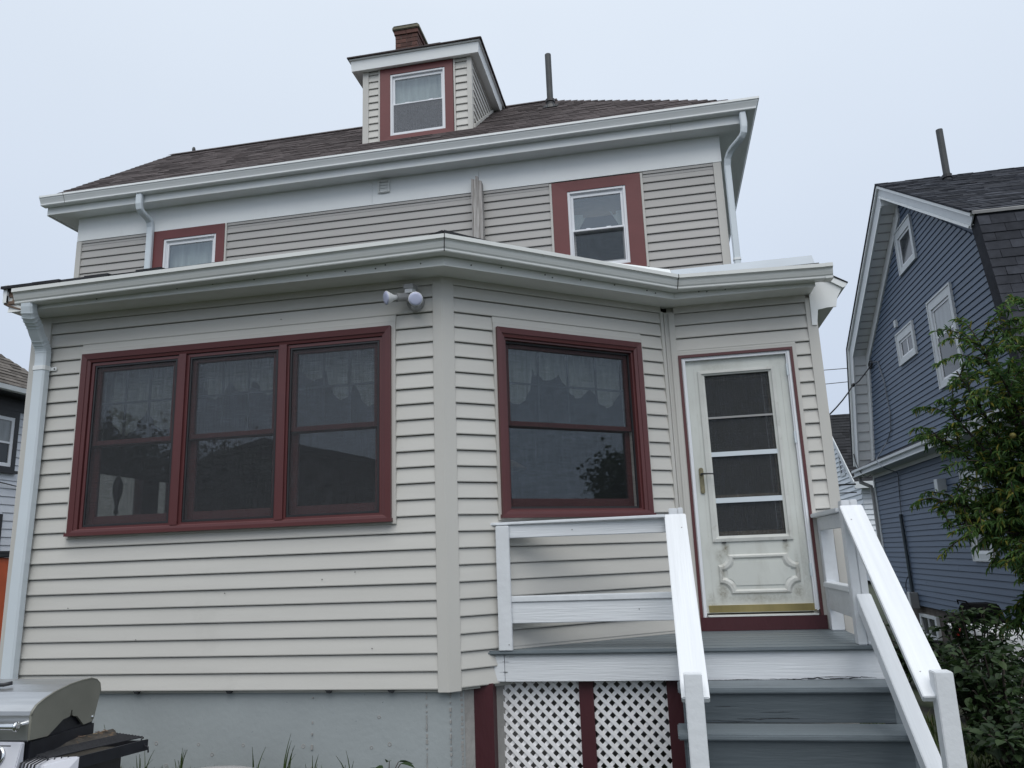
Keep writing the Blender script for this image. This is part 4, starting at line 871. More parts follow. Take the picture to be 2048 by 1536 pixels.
P_('stair_cap', plank(2.466, 2.598, .185, 1.028, YB, ZB+.002, .034, 2.480, 2.612), m_paintl)
# lower posts carry the sloping caps
P_('stair_post', MB().box(1.430, 1.515, -1.0, -.935, -.62, .222)); P_('stair_post', MB().box(2.532, 2.612, -.98, -.90, -.62, .218))
P_('stair_rail', plank(2.500, 2.584, .196, .499, -.93, -.395, .085, 2.512, 2.596), m_paintl)
P_('stair_rail', plank(1.445, 1.510, .196, .30, -.93, -.60, .05), m_painth)
# right-hand railing back to the wall
P_('rail_post', MB().box(2.500, 2.588, 1.065, 1.15, ZD+.001, .985))
P_('rail_cap', MB().box(2.462, 2.590, .287, 1.168, .990, 1.018)); P_('rail_board', MB().box(2.495, 2.522, .287, 1.062, .895, .988), m_painth)
P_('middle_rail_cap', MB().box(2.480, 2.565, .287, 1.085, .500, .535)); P_('middle_rail', MB().box(2.500, 2.526, .287, 1.062, .345, .498), m_painth)

def crack(x0, x1, y, z, w, seed):
    r_ = random.Random(seed); mb = MB(); x = x0; zz = z
    while x < x1:
        l = r_.uniform(.01, .035); t = min(1, (x-x0)/(.25*(x1-x0)), (x1-x)/(.25*(x1-x0))); ww = w*max(.15, t)*r_.uniform(.4, 1); z2 = zz+r_.gauss(0, w*.7)
        mb.hexa([(x, y, zz-ww), (x+l, y, z2-ww*.8), (x+l, y+.006, z2-ww*.8), (x, y+.006, zz-ww), (x, y, zz+ww), (x+l, y, z2+ww*.8), (x+l, y+.006, z2+ww*.8), (x, y+.006, zz+ww)]); x += l; zz = z2+(z-z2)*.3
    return mb
ck = MB()
for x0, x1, y, z, w, sd in ((1.72, 2.05, -.0805, -.155, .0035, 1), (1.55, 1.80, -.0805, -.165, .002, 2), (1.60, 1.68, -.0805, -.09, .0015, 3), (1.85, 1.98, -.0805, -.12, .0012, 4), (1.95, 2.55, .1915, .016, .004, 5), (1.5, 1.9, .1915, .013, .002, 6), (2.2, 2.45, .1915, .024, .002, 7), (.19, .225, .1895, .098, .003, 8), (.285, .3175, .1895, .13, .0016, 9), (.285, .3175, .1895, .07, .0016, 10), (.33, .38, .1915, .16, .0015, 11)): 
    c_ = crack(x0, x1, y, z, w, sd); ck.add(c_.v, c_.f)
part('paint_crack', ck, m_black, st, kind='stuff')
nh = MB()
for x, y, z in ((.345, .1945, .975), (.345, .1945, .93), (.345, .1955, .478), (.345, .1955, .39), (.36, .1595, .24), (1.2, .1955, .44), (.8, .1945, .95)): nh.lathe([(.0045, -.002), (.0045, .0012), (.001, .002)], (x, y, z), (0, -1, 0), 7)
for k in range(5):
    t = (k+.5)/5; p = Vector((1.47, .185, 1.022)).lerp(Vector((1.479, YB, ZB)), t); q = Vector((2.53, .185, 1.028)).lerp(Vector((2.545, YB, ZB)), t); ax = Vector((0, ZB-1.022, -(YB-.185))); ax = ax if ax.z > 0 else -ax
    if k in (0, 4): nh.lathe([(.005, -.002), (.005, .0012), (.001, .002)], p+Vector((.03, 0, 0)), ax, 7); nh.lathe([(.005, -.002), (.005, .0012), (.001, .002)], q+Vector((-.03, 0, 0)), ax, 7)
part('nail_head', nh, m_greyplast, st, kind='stuff')

# ------------------------------------------------------------------ BLUE NEIGHBOUR HOUSE
bh_ = thing('blue_house', 'blue clapboard gambrel house with white trim beyond the yard on the right', 'house', (9, 10.5, -1.2))
FB = frame((6.45, 0, 0), (0, 1, 0), (-1, 0, 0))
YA = 10.47
part('wall', MB().box(6.468, 14, 5.9, 14.98, -.5, 2.6).prism([(6.468, 14.85, 2.6), (6.468, 14.2, 5.15), (6.468, YA, 7.5), (6.468, 6.7, 5.15), (6.468, 6.05, 2.6)], (7.5, 0, 0)), m_blue, bh_)
part('foundation', MB().box(6.50, 13.9, 5.95, 14.93, -1.6, -.502), m_found, bh_)
def blim(z):
    if z < 5.12: h = 4.22 - (z-2.72)*.31
    else: h = 3.475 - (z-5.12)*1.52
    return (YA-h, YA+h)
bwin = [(9.90, 10.89, 5.99, 6.85), (10.655, 11.73, 4.33, 4.955), (8.56, 9.72, 3.43, 5.0)]
lwin = [(8.60, 9.45, .45, 1.92)]
siding(bh_, FB, 5.95, 14.94, -.50, 2.37, lwin, m_blue, seams=1)
siding(bh_, FB, 0, 20, 2.74, 7.36, bwin, m_blue, lim=blim, seams=1)
def nwin(b, rail=None, slide=None, deep=.06):
    mb = MB(); ringframe(mb, FB, b[0], b[1], b[2], b[3], .135, 0, .036, wb=.11, wt=.15); ringframe(mb, FB, b[0]-.015, b[1]+.015, b[2]-.015, b[3]+.03, .03, 0, .052)
    w = part('window', mb, m_trimg, bh_); i = (b[0]+.135, b[1]-.135, b[2]+.11, b[3]-.15)
    part('frame', ringframe(MB(), FB, *i, .045, -.02, .012), m_vinylw, w)
    bar = MB()
    if rail: bar.fbox(FB, i[0]+.04, i[1]-.04, -.01, .010, rail-.02, rail+.02)
    if slide: bar.fbox(FB, slide-.02, slide+.02, -.01, .010, i[2]+.04, i[3]-.04)
    if bar.v: part('meeting_rail', bar, m_vinylw, w)
    part('pane', MB().fbox(FB, i[0]+.04, i[1]-.04, .0002, .003, i[2]+.04, i[3]-.04), m_panefar, w)
    return w
m_panefar = M('dark_window_pane', (0.03, 0.035, 0.04), 0.08, 0.3, 1.5, spec=0.45)
m_panelt = M('curtained_window_pane', (0.24, 0.26, 0.27), 0.12, 0.3, 5, (1, 1, .3), spec=0.5)
nwin(bwin[0]); nwin(bwin[1], slide=11.15)
bw = nwin(bwin[2], rail=4.32); part('window_shade', MB().fbox(FB, 8.74, 9.54, .0035, .005, 4.36, 4.78), m_panelt, bw)
nwin(lwin[0], rail=1.2)
part('vent_cowl', MB().fbox(FB, 11.56, 11.68, 0, .06, 5.12, 5.27), m_trimg, bh_)
part('wall_light', MB().fbox(FB, 10.25, 10.42, 0, .16, 1.66, 1.88), m_trimg, bh_)
# rakes: fascia, soffit, frieze, following the gambrel outline
OUT = [(15.35, 2.66), (14.42, 5.40), (YA, 7.78), (6.52, 5.40), (5.60, 2.66)]
def offs(d):
    """outline pulled inwards by d"""
    res = []
    for i, p in enumerate(OUT):
        p = Vector((p[0], p[1])); a = Vector(OUT[max(i-1, 0)]); b = Vector(OUT[min(i+1, 4)])
        t1 = (p-a).normalized() if i else None; t2 = (b-p).normalized() if i < 4 else None
        n1 = Vector((-t1.y, t1.x)) if t1 else None; n2 = Vector((-t2.y, t2.x)) if t2 else None
        if n1 is None: n1 = n2
        if n2 is None: n2 = n1
        m = (n1+n2); m = m/m.length; q = p + m*(d/m.dot(n1)); res.append((q.x, q.y))
    return res
def rake(name, x0, x1, da, db, mat, seg=(0, 1, 2)):
    A, B = offs(da), offs(db); mb = MB()
    for k in seg: mb.hexa([(x0, A[k][0], A[k][1]), (x1, A[k][0], A[k][1]), (x1, B[k][0], B[k][1]), (x0, B[k][0], B[k][1]), (x0, A[k+1][0], A[k+1][1]), (x1, A[k+1][0], A[k+1][1]), (x1, B[k+1][0], B[k+1][1]), (x0, B[k+1][0], B[k+1][1])])
    return part(name, mb, mat, bh_)
m_rake = M('white_rake_aluminium', (0.74, 0.76, 0.77), 0.5, 0.04, 3)
for seg, a, b in (((0, 1), .38, .62), ((2,), .20, .37)):
    rake('rake_fascia', 6.13, 6.15, .02, a, m_trimg, seg); rake('rake_moulding', 6.105, 6.128, a, a+.035, m_white, seg); rake('rake_soffit', 6.152, 6.44, a-.02, a-.005, m_rake, seg); rake('rake_frieze', 6.405, 6.452, a, b, m_rake, seg)
part('rake_peak', MB().box(6.153, 6.438, 10.455, 10.475, 7.33, 7.575), m_rake, bh_)
rake('rake_drip_edge', 6.09, 6.126, .0, .05, m_white); rake('rake_shingle_edge', 6.07, 6.20, -.035, -.004, m_greyshing); rake('roof_deck', 6.16, 14.2, .002, .05, m_greyshing)
# soffit slats on the far rake, one groove per panel
gr = MB(); A = offs(.378)
for k in (0, 1):
    n = 19 if k else 12
    for j in range(1, n):
        p = Vector((A[k][0], A[k][1])).lerp(Vector((A[k+1][0], A[k+1][1])), j/n); gr.box(6.16, 6.40, p.x-.008, p.x+.008, p.y-.016, p.y+.004)
part('soffit_groove', gr, m_greyplast, bh_, kind='stuff')
# roof shingles on the side that faces the camera
bs_u = Vector((0, YA-6.52, 7.78-5.40)); bl_u = bs_u.length; bu = bs_u.normalized(); bn = Vector((0, -bu.z, bu.y))
BP = lambda a, t, h: Vector((a, 6.50, 5.425)) + bu*t + bn*h
part('upper_roof_shingles', shingle_field(BP, .135, .18, .36, 0, bl_u+.03, lambda t: (6.06, 13.5), .016), m_greyshing, bh_, kind='stuff')
part('lower_roof_deck', MB().prism([(6.17, 6.80, 5.40), (6.17, 6.515, 5.40), (6.17, 5.94, 2.65), (6.17, 6.2, 2.65)], (7.7, 0, 0)), m_greyshing, bh_)
ls = Vector((0, .58, 2.75)); ll = ls.length; lu = ls.normalized(); ln = Vector((0, -lu.z, lu.y))
LP = lambda a, t, h: Vector((a, 5.922, 2.65)) + lu*t + ln*h
for r in range(20):
    t = .02+r*.142; a = 6.15 + (0 if r % 2 else -.16)
    while a < 8.15 and t+.15 < ll+.02:
        w = .325; a0 = max(a, 6.15); h = random.uniform(.010, .018)
        if a+w-a0 > .03: part('shingle', MB().hexa([LP(a0, t, 0), LP(a+w-.006, t, 0), LP(a+w-.006, t+.155, 0), LP(a0, t+.155, 0), LP(a0, t, h), LP(a+w-.006, t, h), LP(a+w-.006, t+.155, .003), LP(a0, t+.155, .003)]), m_greyshing, bh_)
        a += w
part('lower_roof_shingles', shingle_field(LP, .142, .28, .36, 0, ll, lambda t: (8.12, 13.5), .014), m_greyshing, bh_, kind='stuff')
part('roof_break_trim', MB().hexa([(6.10, 6.47, 5.36), (13.5, 6.47, 5.36), (13.5, 6.60, 5.44), (6.10, 6.60, 5.44), (6.10, 6.46, 5.40), (13.5, 6.46, 5.40), (13.5, 6.58, 5.475), (6.10, 6.58, 5.475)]), m_greyplast, bh_)
# belly eave
pe = MB(); pe.loft([[(6.45, y, 2.73), (6.12, y, 2.55), (6.12, y, 2.535), (6.45, y, 2.70)] for y in (5.6, 15.5)]); part('pent_roof', pe, m_greyshing, bh_)
part('pent_fascia', MB().box(6.125, 6.145, 5.6, 15.5, 2.385, 2.53), m_trimg, bh_); part('pent_gutter', MB().box(6.06, 6.122, 5.6, 15.48, 2.495, 2.548).box(6.06, 6.10, 5.6, 15.5, 2.375, 2.40), m_trimg, bh_)
part('pent_soffit', MB().box(6.147, 6.44, 5.6, 15.48, 2.385, 2.40), m_trimg, bh_); part('wall_head_trim', MB().box(6.42, 6.455, 5.95, 15.0, 2.30, 2.382), m_trimg, bh_)
part('corner_board', MB().box(6.425, 6.50, 14.945, 15.05, -.5, 2.38), m_trimg, bh_)
part('downspout', MB().tube([(6.20, 15.3, 2.40), (6.20, 15.3, 2.25), (6.38, 15.1, 2.12), (6.40, 15.1, 1.9), (6.40, 15.1, -.8)], .045, 8), m_greyplast, bh_)
vp = part('vent_pipe', MB().tube([(7.2, 9.93, 7.2), (7.2, 9.93, 8.54)], .062, 14), m_pipe, bh_)
part('pipe_collar', MB().lathe([(.082, 7.52), (.088, 7.53), (.088, 7.59), (.066, 7.60), (.066, 7.3)], (7.2, 9.93, 0), (0, 0, 1), 14), m_iron, vp)
cd = part('conduit', MB().tube([(6.40, 13.14, 1.37), (6.40, 13.10, .4), (6.40, 13.09, -.30)], .034, 10), m_bluecond, bh_)
mt = part('meter_box', MB().box(6.27, 6.44, 12.84, 13.06, -.56, -.24), m_metalg, bh_, bevel=.01); part('meter_cover', MB().box(6.25, 6.268, 12.80, 12.90, -.60, -.22), m_trimg, mt)
part('meter_can', MB().lathe([(.08, 0), (.10, .02), (.10, .3), (.08, .32)], (6.36, 13.08, -.42), (0, 1, 0), 14), m_metalg, bh_)
part('wall_cable', MB().tube([(6.415, 13.8, 4.9), (6.415, 13.24, 4.79), (6.415, 12.98, 4.24), (6.415, 12.89, 3.5), (6.415, 13.01, 3.18), (6.415, 13.4, 2.98), (6.10, 13.2, 2.6), (6.05, 13.0, 2.5), (6.06, 12.7, 2.36), (6.40, 12.9, 2.24), (6.415, 12.97, 2.14), (6.415, 13.05, 1.83), (6.40, 13.09, 1.37)], .013, 6), m_cab, bh_)
part('loose_cable', MB().tube(bez((6.40, 13.14, .1), (6.38, 13.55, -.05), (6.38, 13.55, -.35), (6.40, 13.12, -.26), 8), .010, 6), m_wire, bh_)
bm_ = part('basement_window', MB().box(6.44, 6.50, 11.95, 13.0, -1.13, -1.05).box(6.44, 6.50, 11.95, 12.06, -1.05, -.66).box(6.44, 6.50, 12.89, 13.0, -1.05, -.66).box(6.44, 6.50, 12.06, 12.89, -.72, -.66).box(6.45, 6.49, 12.45, 12.50, -1.05, -.72), m_trimg, bh_)
part('pane', MB().box(6.475, 6.485, 12.06, 12.89, -1.05, -.72), m_panefar, bm_)

# ------------------------------------------------------------------ FAR WHITE HOUSE (between the two houses)
fh = thing('white_house', 'white house with a dark steep roof far behind between the two houses', 'house', (14, 38, -1))
FF = frame((11, 0, 0), (0, 1, 0), (-1, 0, 0))
part('wall', MB().prism([(11.02, 35.5, -1), (11.02, 35.5, 3.9), (11.02, 40.3, 7.6), (11.02, 45, 3.9), (11.02, 45, -1)], (10, 0, 0)), m_wsid2, fh)
flim = lambda z: (35.45, 45) if z < 3.9 else (40.3-(7.7-z)/3.8*4.8, 40.3+(7.7-z)/3.8*4.8)
siding(fh, FF, 0, 60, -.6, 7.5, [], m_wsid2, e=.25, lim=flim, lip=.06)
FF2 = frame((0, 35.45, 0), (1, 0, 0), (0, -1, 0)); siding(fh, FF2, 11, 20, -.6, 3.8, [], m_wsid2, e=.25, lip=.06)
rp_ = MB(); rp_.hexa([(10.6, 34.9, 3.55), (21, 34.9, 3.55), (21, 40.3, 7.7), (10.6, 40.3, 7.7), (10.6, 34.9, 3.7), (21, 34.9, 3.7), (21, 40.3, 7.88), (10.6, 40.3, 7.88)]).hexa([(10.6, 45.7, 3.55), (21, 45.7, 3.55), (21, 40.3, 7.7), (10.6, 40.3, 7.7), (10.6, 45.7, 3.7), (21, 45.7, 3.7), (21, 40.3, 7.88), (10.6, 40.3, 7.88)])
part('roof', rp_, m_blackshing, fh)
FP = lambda a, t, h: Vector((a, 34.9, 3.70)) + Vector((0, 5.4, 4.18)).normalized()*t + Vector((0, -4.18, 5.4)).normalized()*h
part('roof_shingles', shingle_field(FP, .30, .5, .9, 0, 6.8, lambda t: (10.6, 20), .03), m_blackshing, fh, kind='stuff')
part('rake_board', MB().hexa([(10.55, 34.9, 3.35), (10.6, 34.9, 3.35), (10.6, 40.3, 7.5), (10.55, 40.3, 7.5), (10.55, 34.9, 3.68), (10.6, 34.9, 3.68), (10.6, 40.3, 7.86), (10.55, 40.3, 7.86)]), m_trimg, fh)
part('eave_board', MB().box(10.55, 21, 34.75, 34.9, 3.38, 3.70), m_trimg, fh)
w_ = part('window', ringframe(MB(), FF, 38.2, 39.3, 4.3, 5.9, .15, 0, .08), m_trimg, fh); part('pane', MB().fbox(FF, 38.35, 39.15, 0, .04, 4.45, 5.75), m_panefar, w_)
w_ = part('window', ringframe(MB(), FF2, 11.5, 12.3, 1.0, 2.6, .12, 0, .09), m_trimg, fh); part('pane', MB().fbox(FF2, 11.6, 12.2, 0, .07, 1.1, 2.5), m_panefar, w_)

# ------------------------------------------------------------------ LEFT WHITE HOUSE
lh = thing('white_house', 'white clapboard house with black window trim and a brown hipped roof behind the downspout', 'house', (-15, 6, -.76))
FLH = frame((-12, 0, 0), (0, 1, 0), (1, 0, 0))
part('wall', MB().box(-20, -12.02, 1, 9.55, -.8, 4.45), m_wsid, lh)
lho = [(7.85, 9.02, 2.92, 4.18), (7.55, 8.85, .95, 2.02)]
siding(lh, FLH, 1, 9.5, -.6, 4.3, lho, m_wsid, e=.166, lip=.018)
part('corner_board', MB().box(-12.03, -11.97, 9.5, 9.6, -.6, 4.4), m_wsid, lh)
for (a, b, c, d_), r in zip(lho, (3.5, 1.5)):
    w_ = part('window', ringframe(MB(), FLH, a, b, c, d_, .10, 0, .045, wb=.08, wt=.14), m_black, lh)
    i = (a+.10, b-.10, c+.08, d_-.14); f_ = ringframe(MB(), FLH, *i, .075, .0, .03); f_.fbox(FLH, i[0], i[1], .0, .028, r-.02, r+.02); part('frame', f_, m_vinylw, w_)
    part('pane', MB().fbox(FLH, i[0]+.05, i[1]-.05, .001, .008, i[2]+.05, r-.02), m_panefar, w_); part('pane', MB().fbox(FLH, i[0]+.05, i[1]-.05, .001, .008, r+.02, i[3]-.05), m_panelt, w_)
    part('window_sill', MB().fbox(FLH, a-.05, b+.05, 0, .09, c-.06, c), m_black, lh)
part('eave_frieze', MB().fbox(FLH, 1, 9.6, 0, .05, 4.18, 4.44), m_black, lh); part('soffit', MB().box(-12, -11.55, 1, 9.95, 4.44, 4.46), m_black, lh)
part('gutter', MB().prism([(-11.56, 1, 4.46), (-11.45, 1, 4.47), (-11.43, 1, 4.56), (-11.56, 1, 4.56)], (0, 8.95, 0)), m_white, lh)
lr = MB(); e0 = [(-11.5, .6, 4.58), (-11.5, 9.95, 4.58), (-20.5, 9.95, 4.58), (-20.5, .6, 4.58)]; t_ = [(-15.9, 5.0, 8.4), (-15.9, 5.55, 8.4), (-16.1, 5.55, 8.4), (-16.1, 5.0, 8.4)]
part('roof', lr.hexa(e0+t_), m_tan, lh)
lsu = Vector((-4.4, 0, 3.82)).normalized(); lsn = Vector((3.82, 0, 4.4)).normalized()
LHP = lambda a, t, h: Vector((-11.5, a, 4.59)) + lsu*t + lsn*h
part('roof_shingles', shingle_field(LHP, .14, .2, .4, 0, 5.8, lambda t: (.6+t*.755, 9.95-t*.755), .02), m_tan, lh, kind='stuff')
part('drooping_cable', MB().tube(bez((-11.93, 7.0, 2.80), (-11.93, 7.8, 2.74), (-11.93, 8.4, 2.70), (-11.93, 9.3, 2.58), 6), .012, 6), m_wire, lh)

ob = thing('orange_cabinet', 'tall orange cabinet with a black lid at the left edge behind the downspout', 'cabinet', (-10.6, 7.4, -.76))
part('body', MB().box(-11.2, -10.36, 6.6, 7.5, -.76, 1.10), m_orange, ob, bevel=.03); part('lid', MB().box(-11.26, -10.31, 6.54, 7.55, 1.105, 1.17).box(-11.2, -10.36, 6.6, 7.5, 1.17, 1.22), m_black, ob, bevel=.015)
part('handle', MB().box(-10.35, -10.30, 6.75, 6.98, .35, .78), m_black, ob, bevel=.012); part('rib', MB().box(-10.358, -10.335, 7.16, 7.22, -.7, 1.0), m_orange, ob)

# ------------------------------------------------------------------ CABLES
def cable(name, pts, r, lab): tag(part(name, MB().tube(pts, r, 6), m_wire, None), lab, 'cable', 'overhead cables between the houses')
cable('overhead_cable', [(1, 24, 6.85), (6.7, 24, 6.98), (12, 24, 7.0)], .014, 'upper thin cable crossing the sky beside the blue house')
cable('overhead_cable', [(1, 24, 6.28), (6.7, 24, 6.44), (12, 24, 6.6)], .014, 'lower thin cable crossing the sky beside the blue house')
t = thing('service_cable', 'thick twisted service cable running up to the corner of the blue house', 'cable', (6.1, 14.2, 4.4))
part('strand', MB().tube(bez((3.2, 9.0, 2.2), (4.3, 11, 2.9), (5.3, 12.8, 3.6), (6.06, 14.2, 4.47), 10), .016, 6), m_wire, t); part('strand', MB().tube(bez((6.06, 14.2, 4.47), (6.2, 14.2, 4.5), (6.3, 13.9, 4.7), (6.43, 13.75, 4.85), 6), .014, 6), m_wire, t)
part('insulator', MB().lathe([(.03, -.05), (.045, 0), (.03, .05)], (6.06, 14.2, 4.47), (1, 1, 1), 8), m_wire, t)
lp = MB()
for k in range(3): lp.tube([Vector((6.40, 13.75+.12*math.cos(a)+.05*k, 4.85+.09*math.sin(a))) for a in [i*2*math.pi/10 for i in range(11)]], .007, 5)
part('loop', lp, m_wire, t)
t = thing('meter_cable', 'black cable pair leaving the eave corner of the blue house', 'cable', (6.0, 15.4, 2.2))
part('strand', MB().tube([(2.9, 14.0, 2.20), (4.5, 14.8, 2.18), (6.1, 15.4, 2.22)], .022, 6), m_wire, t); part('strand', MB().tube([(2.9, 14.0, 2.02), (4.5, 14.8, 1.98), (6.1, 15.4, 2.02)], .014, 6), m_wire, t)
part('strand', MB().tube(bez((6.12, 15.4, 3.6), (6.1, 15.3, 2.6), (6.08, 14.6, 2.2), (6.1, 13.9, 2.3), 8), .012, 6), m_wire, t)

# ------------------------------------------------------------------ FOLIAGE
def leaf_template(fold=.25, droop=.25, ovate=False):
    """leaf of unit length along +X: 2 x 4 quads, folded on its midrib and curving down"""
    st_ = [0, .22, .5, .78, 1.0]; wd = [.04, .42, .5, .3, .02] if ovate else [.04, .36, .5, .34, .02]
    v = []
    for x, w in zip(st_, wd):
        z = -droop*x*x
        v += [(x, -w, z+fold*w), (x, 0, z), (x, w, z+fold*w)]
    f = []
    for k in range(4):
        a = 3*k; f += [(a, a+1, a+4, a+3), (a+1, a+2, a+5, a+4)]
    return np.array(v), f
def orient(direc, roll):
    x = np.array(direc)/np.linalg.norm(direc); up_ = np.array([0, 0, 1.0]); y = np.cross(up_, x)
    if np.linalg.norm(y) < 1e-3: y = np.array([0, 1.0, 0])
    y /= np.linalg.norm(y); z = np.cross(x, y); c, s = math.cos(roll), math.sin(roll)
    return np.array([x, c*y+s*z, -s*y+c*z]).T
def leaves_mesh(name, specs, tmpl, mat):
    tv, tf = tmpl; V = []; Fc = []; o = 0
    for pos, d, L, W, roll in specs:
        R_ = orient(d, roll); q = tv*np.array([L, W, L]); V.append(q@R_.T+np.array(pos)); Fc += [tuple(i+o for i in f) for f in tf]; o += len(tv)
    V = np.concatenate(V); c = (V.min(0)+V.max(0))/2
    me = bpy.data.meshes.new(name); me.from_pydata((V-c).tolist(), [], Fc); me.materials.append(mat); return me, c
def plant(root, specs, tmpl, mat, mat_single, nsingle, inview):
    """the leaves nearest the camera become single parts, the rest one mass"""
    cl = np.array(CAMLOC); order = sorted(range(len(specs)), key=lambda i: (0 if inview(specs[i][0]) else 1, np.linalg.norm(np.array(specs[i][0])-cl)/specs[i][2]))
    single = order[:nsingle]; rest = order[nsingle:]
    if rest:
        me, c = leaves_mesh('foliage', [specs[i] for i in rest], tmpl, mat); link('foliage', me, root, c, kind='stuff')
    tv, tf = tmpl; me = bpy.data.meshes.new('leaf'); me.from_pydata(tv.tolist(), [], tf); me.materials.append(mat_single)
    for i in single:
        pos, d, L, W, roll = specs[i]; o = link('leaf', me, root, pos)
        Mx = Matrix([list(r) for r in orient(d, roll)]); o.rotation_mode = 'QUATERNION'; o.rotation_quaternion = Mx.to_quaternion(); o.scale = (L, W, L)
PT_ = leaf_template(.35, .28); BT_ = leaf_template(.22, .18, True)

# peach tree
tree = thing('peach_tree', 'leafy peach tree with yellowing leaves in front of the blue house', 'tree', (5.35, 3.6, -1.15))
tr_ = MB(); tr_.tube([(5.35, 3.6, -1.25), (5.30, 3.62, -.5), (5.34, 3.66, .15), (5.38, 3.7, .6)], .08, 10, rads=[.10, .085, .075, .06])
limb = MB(); specs = []; rnd = random.Random(11)
def grow(p0, p1, r0, nt, tl):
    nt = int(nt*2.9); pts = bez(p0, Vector(p0).lerp(Vector(p1), .35)+Vector((0, 0, .25)), Vector(p0).lerp(Vector(p1), .7)+Vector((0, 0, .18)), p1, 8)
    limb.tube(pts, r0, 6, rads=[r0*(1-.8*i/8) for i in range(9)])
    for j in range(nt):
        t = rnd.uniform(.15, 1); k = min(int(t*8), 7); base = pts[k].lerp(pts[k+1], t*8-k)
        out = Vector((rnd.gauss(0, 1), rnd.gauss(0, 1), rnd.gauss(.1, .6))); out = (out.normalized()+ (pts[8]-pts[0]).normalized()*.7).normalized()
        L = tl*rnd.uniform(.5, 1.2); tip = base+out*L+Vector((0, 0, -.22*L)); tw_ = bez(base, base+out*L*.4+Vector((0, 0, .08)), base+out*L*.75, tip, 5)
        limb.tube(tw_, .006, 4, rads=[.008, .007, .006, .005, .004, .003])
        n = int(L/.0095)
        for i in range(n):
            q = i/n; kk = min(int(q*5), 4); p = tw_[kk].lerp(tw_[kk+1], q*5-kk); ax = (tw_[kk+1]-tw_[kk]).normalized()
            sd = Vector((rnd.gauss(0, 1), rnd.gauss(0, 1), rnd.gauss(0, .5))).normalized(); d = (ax*.55+sd*.8+Vector((0, 0, -.28))).normalized()
            specs.append((tuple(p), tuple(d), rnd.uniform(.05, .10), rnd.uniform(.013, .021), rnd.gauss(0, .5)))
for tip, nt, tl in (((4.25, 3.9, 1.25), 9, .36), ((4.42, 3.6, 2.20), 11, .42), ((4.75, 3.5, 3.0), 14, .48), ((5.2, 3.4, 3.35), 16, .5), ((5.6, 3.3, 3.3), 14, .5), ((4.8, 3.2, 2.4), 16, .5), ((5.1, 3.0, 1.8), 18, .5), ((4.7, 3.5, 1.6), 16, .45), ((5.5, 2.9, 2.3), 16, .5), ((4.55, 3.5, .85), 14, .42),
                    ((4.85, 3.2, .55), 14, .42), ((5.2, 2.8, .9), 16, .45), ((5.7, 2.8, 1.2), 14, .5), ((6.0, 3.6, 2.6), 12, .5), ((5.0, 3.6, .1), 12, .36), ((5.4, 3.1, .1), 12, .4), ((5.2, 3.9, 2.6), 12, .5), ((4.95, 4.2, 1.2), 10, .4), ((5.9, 3.1, .3), 10, .4), ((4.75, 3.9, -.1), 8, .3), ((4.35, 3.75, 1.9), 10, .4), ((4.5, 3.5, 2.65), 10, .42), ((4.3, 3.8, .95), 8, .34), ((5.05, 2.7, 2.7), 12, .5), ((5.3, 2.5, 1.5), 14, .5), ((5.6, 2.4, .6), 14, .5), ((5.0, 2.9, .3), 10, .4), ((5.8, 2.6, 2.0), 12, .5), ((6.4, 2.2, 2.9), 14, .55), ((6.7, 2.9, 2.4), 14, .55), ((6.2, 1.8, 1.7), 14, .55), ((5.6, 1.7, 2.5), 14, .55), ((6.8, 3.6, 3.0), 10, .5), ((5.9, 1.5, 3.0), 12, .5), ((4.9, 3.3, .15), 12, .36), ((5.15, 3.0, -.15), 12, .36), ((4.75, 3.5, .45), 10, .36)):
    tip = (tip[0]-(.04 if tip[0] < 5.3 else 0), tip[1], tip[2]-.22*max(0, tip[2]-.6)/2.7); grow((5.35+rnd.uniform(-.05, .05), 3.65, rnd.uniform(.0, .7)), tip, .035, nt, tl)
part('trunk', tr_, m_bark, tree, smooth=True); part('branches', limb, m_bark, tree, smooth=True, kind='stuff')
plant(tree, specs, PT_, m_leafp, m_leafpo, 280, lambda p: p[0]*.93-p[1]*.6 < 3.2)
m_peach = M('unripe_peach_skin', (0.16, 0.14, 0.035), 0.6, 0.3, 30)
for p in ((4.75, 3.2, 1.75), (4.6, 3.4, 1.05), (5.0, 2.95, 2.2), (5.1, 2.9, 1.35), (4.9, 3.1, 2.05)): part('peach', MB().lathe([(.004, -.03), (.02, -.024), (.03, -.005), (.028, .012), (.016, .026), (.003, .028)], p, (0, 0, 1), 10), m_peach, tree, smooth=True)

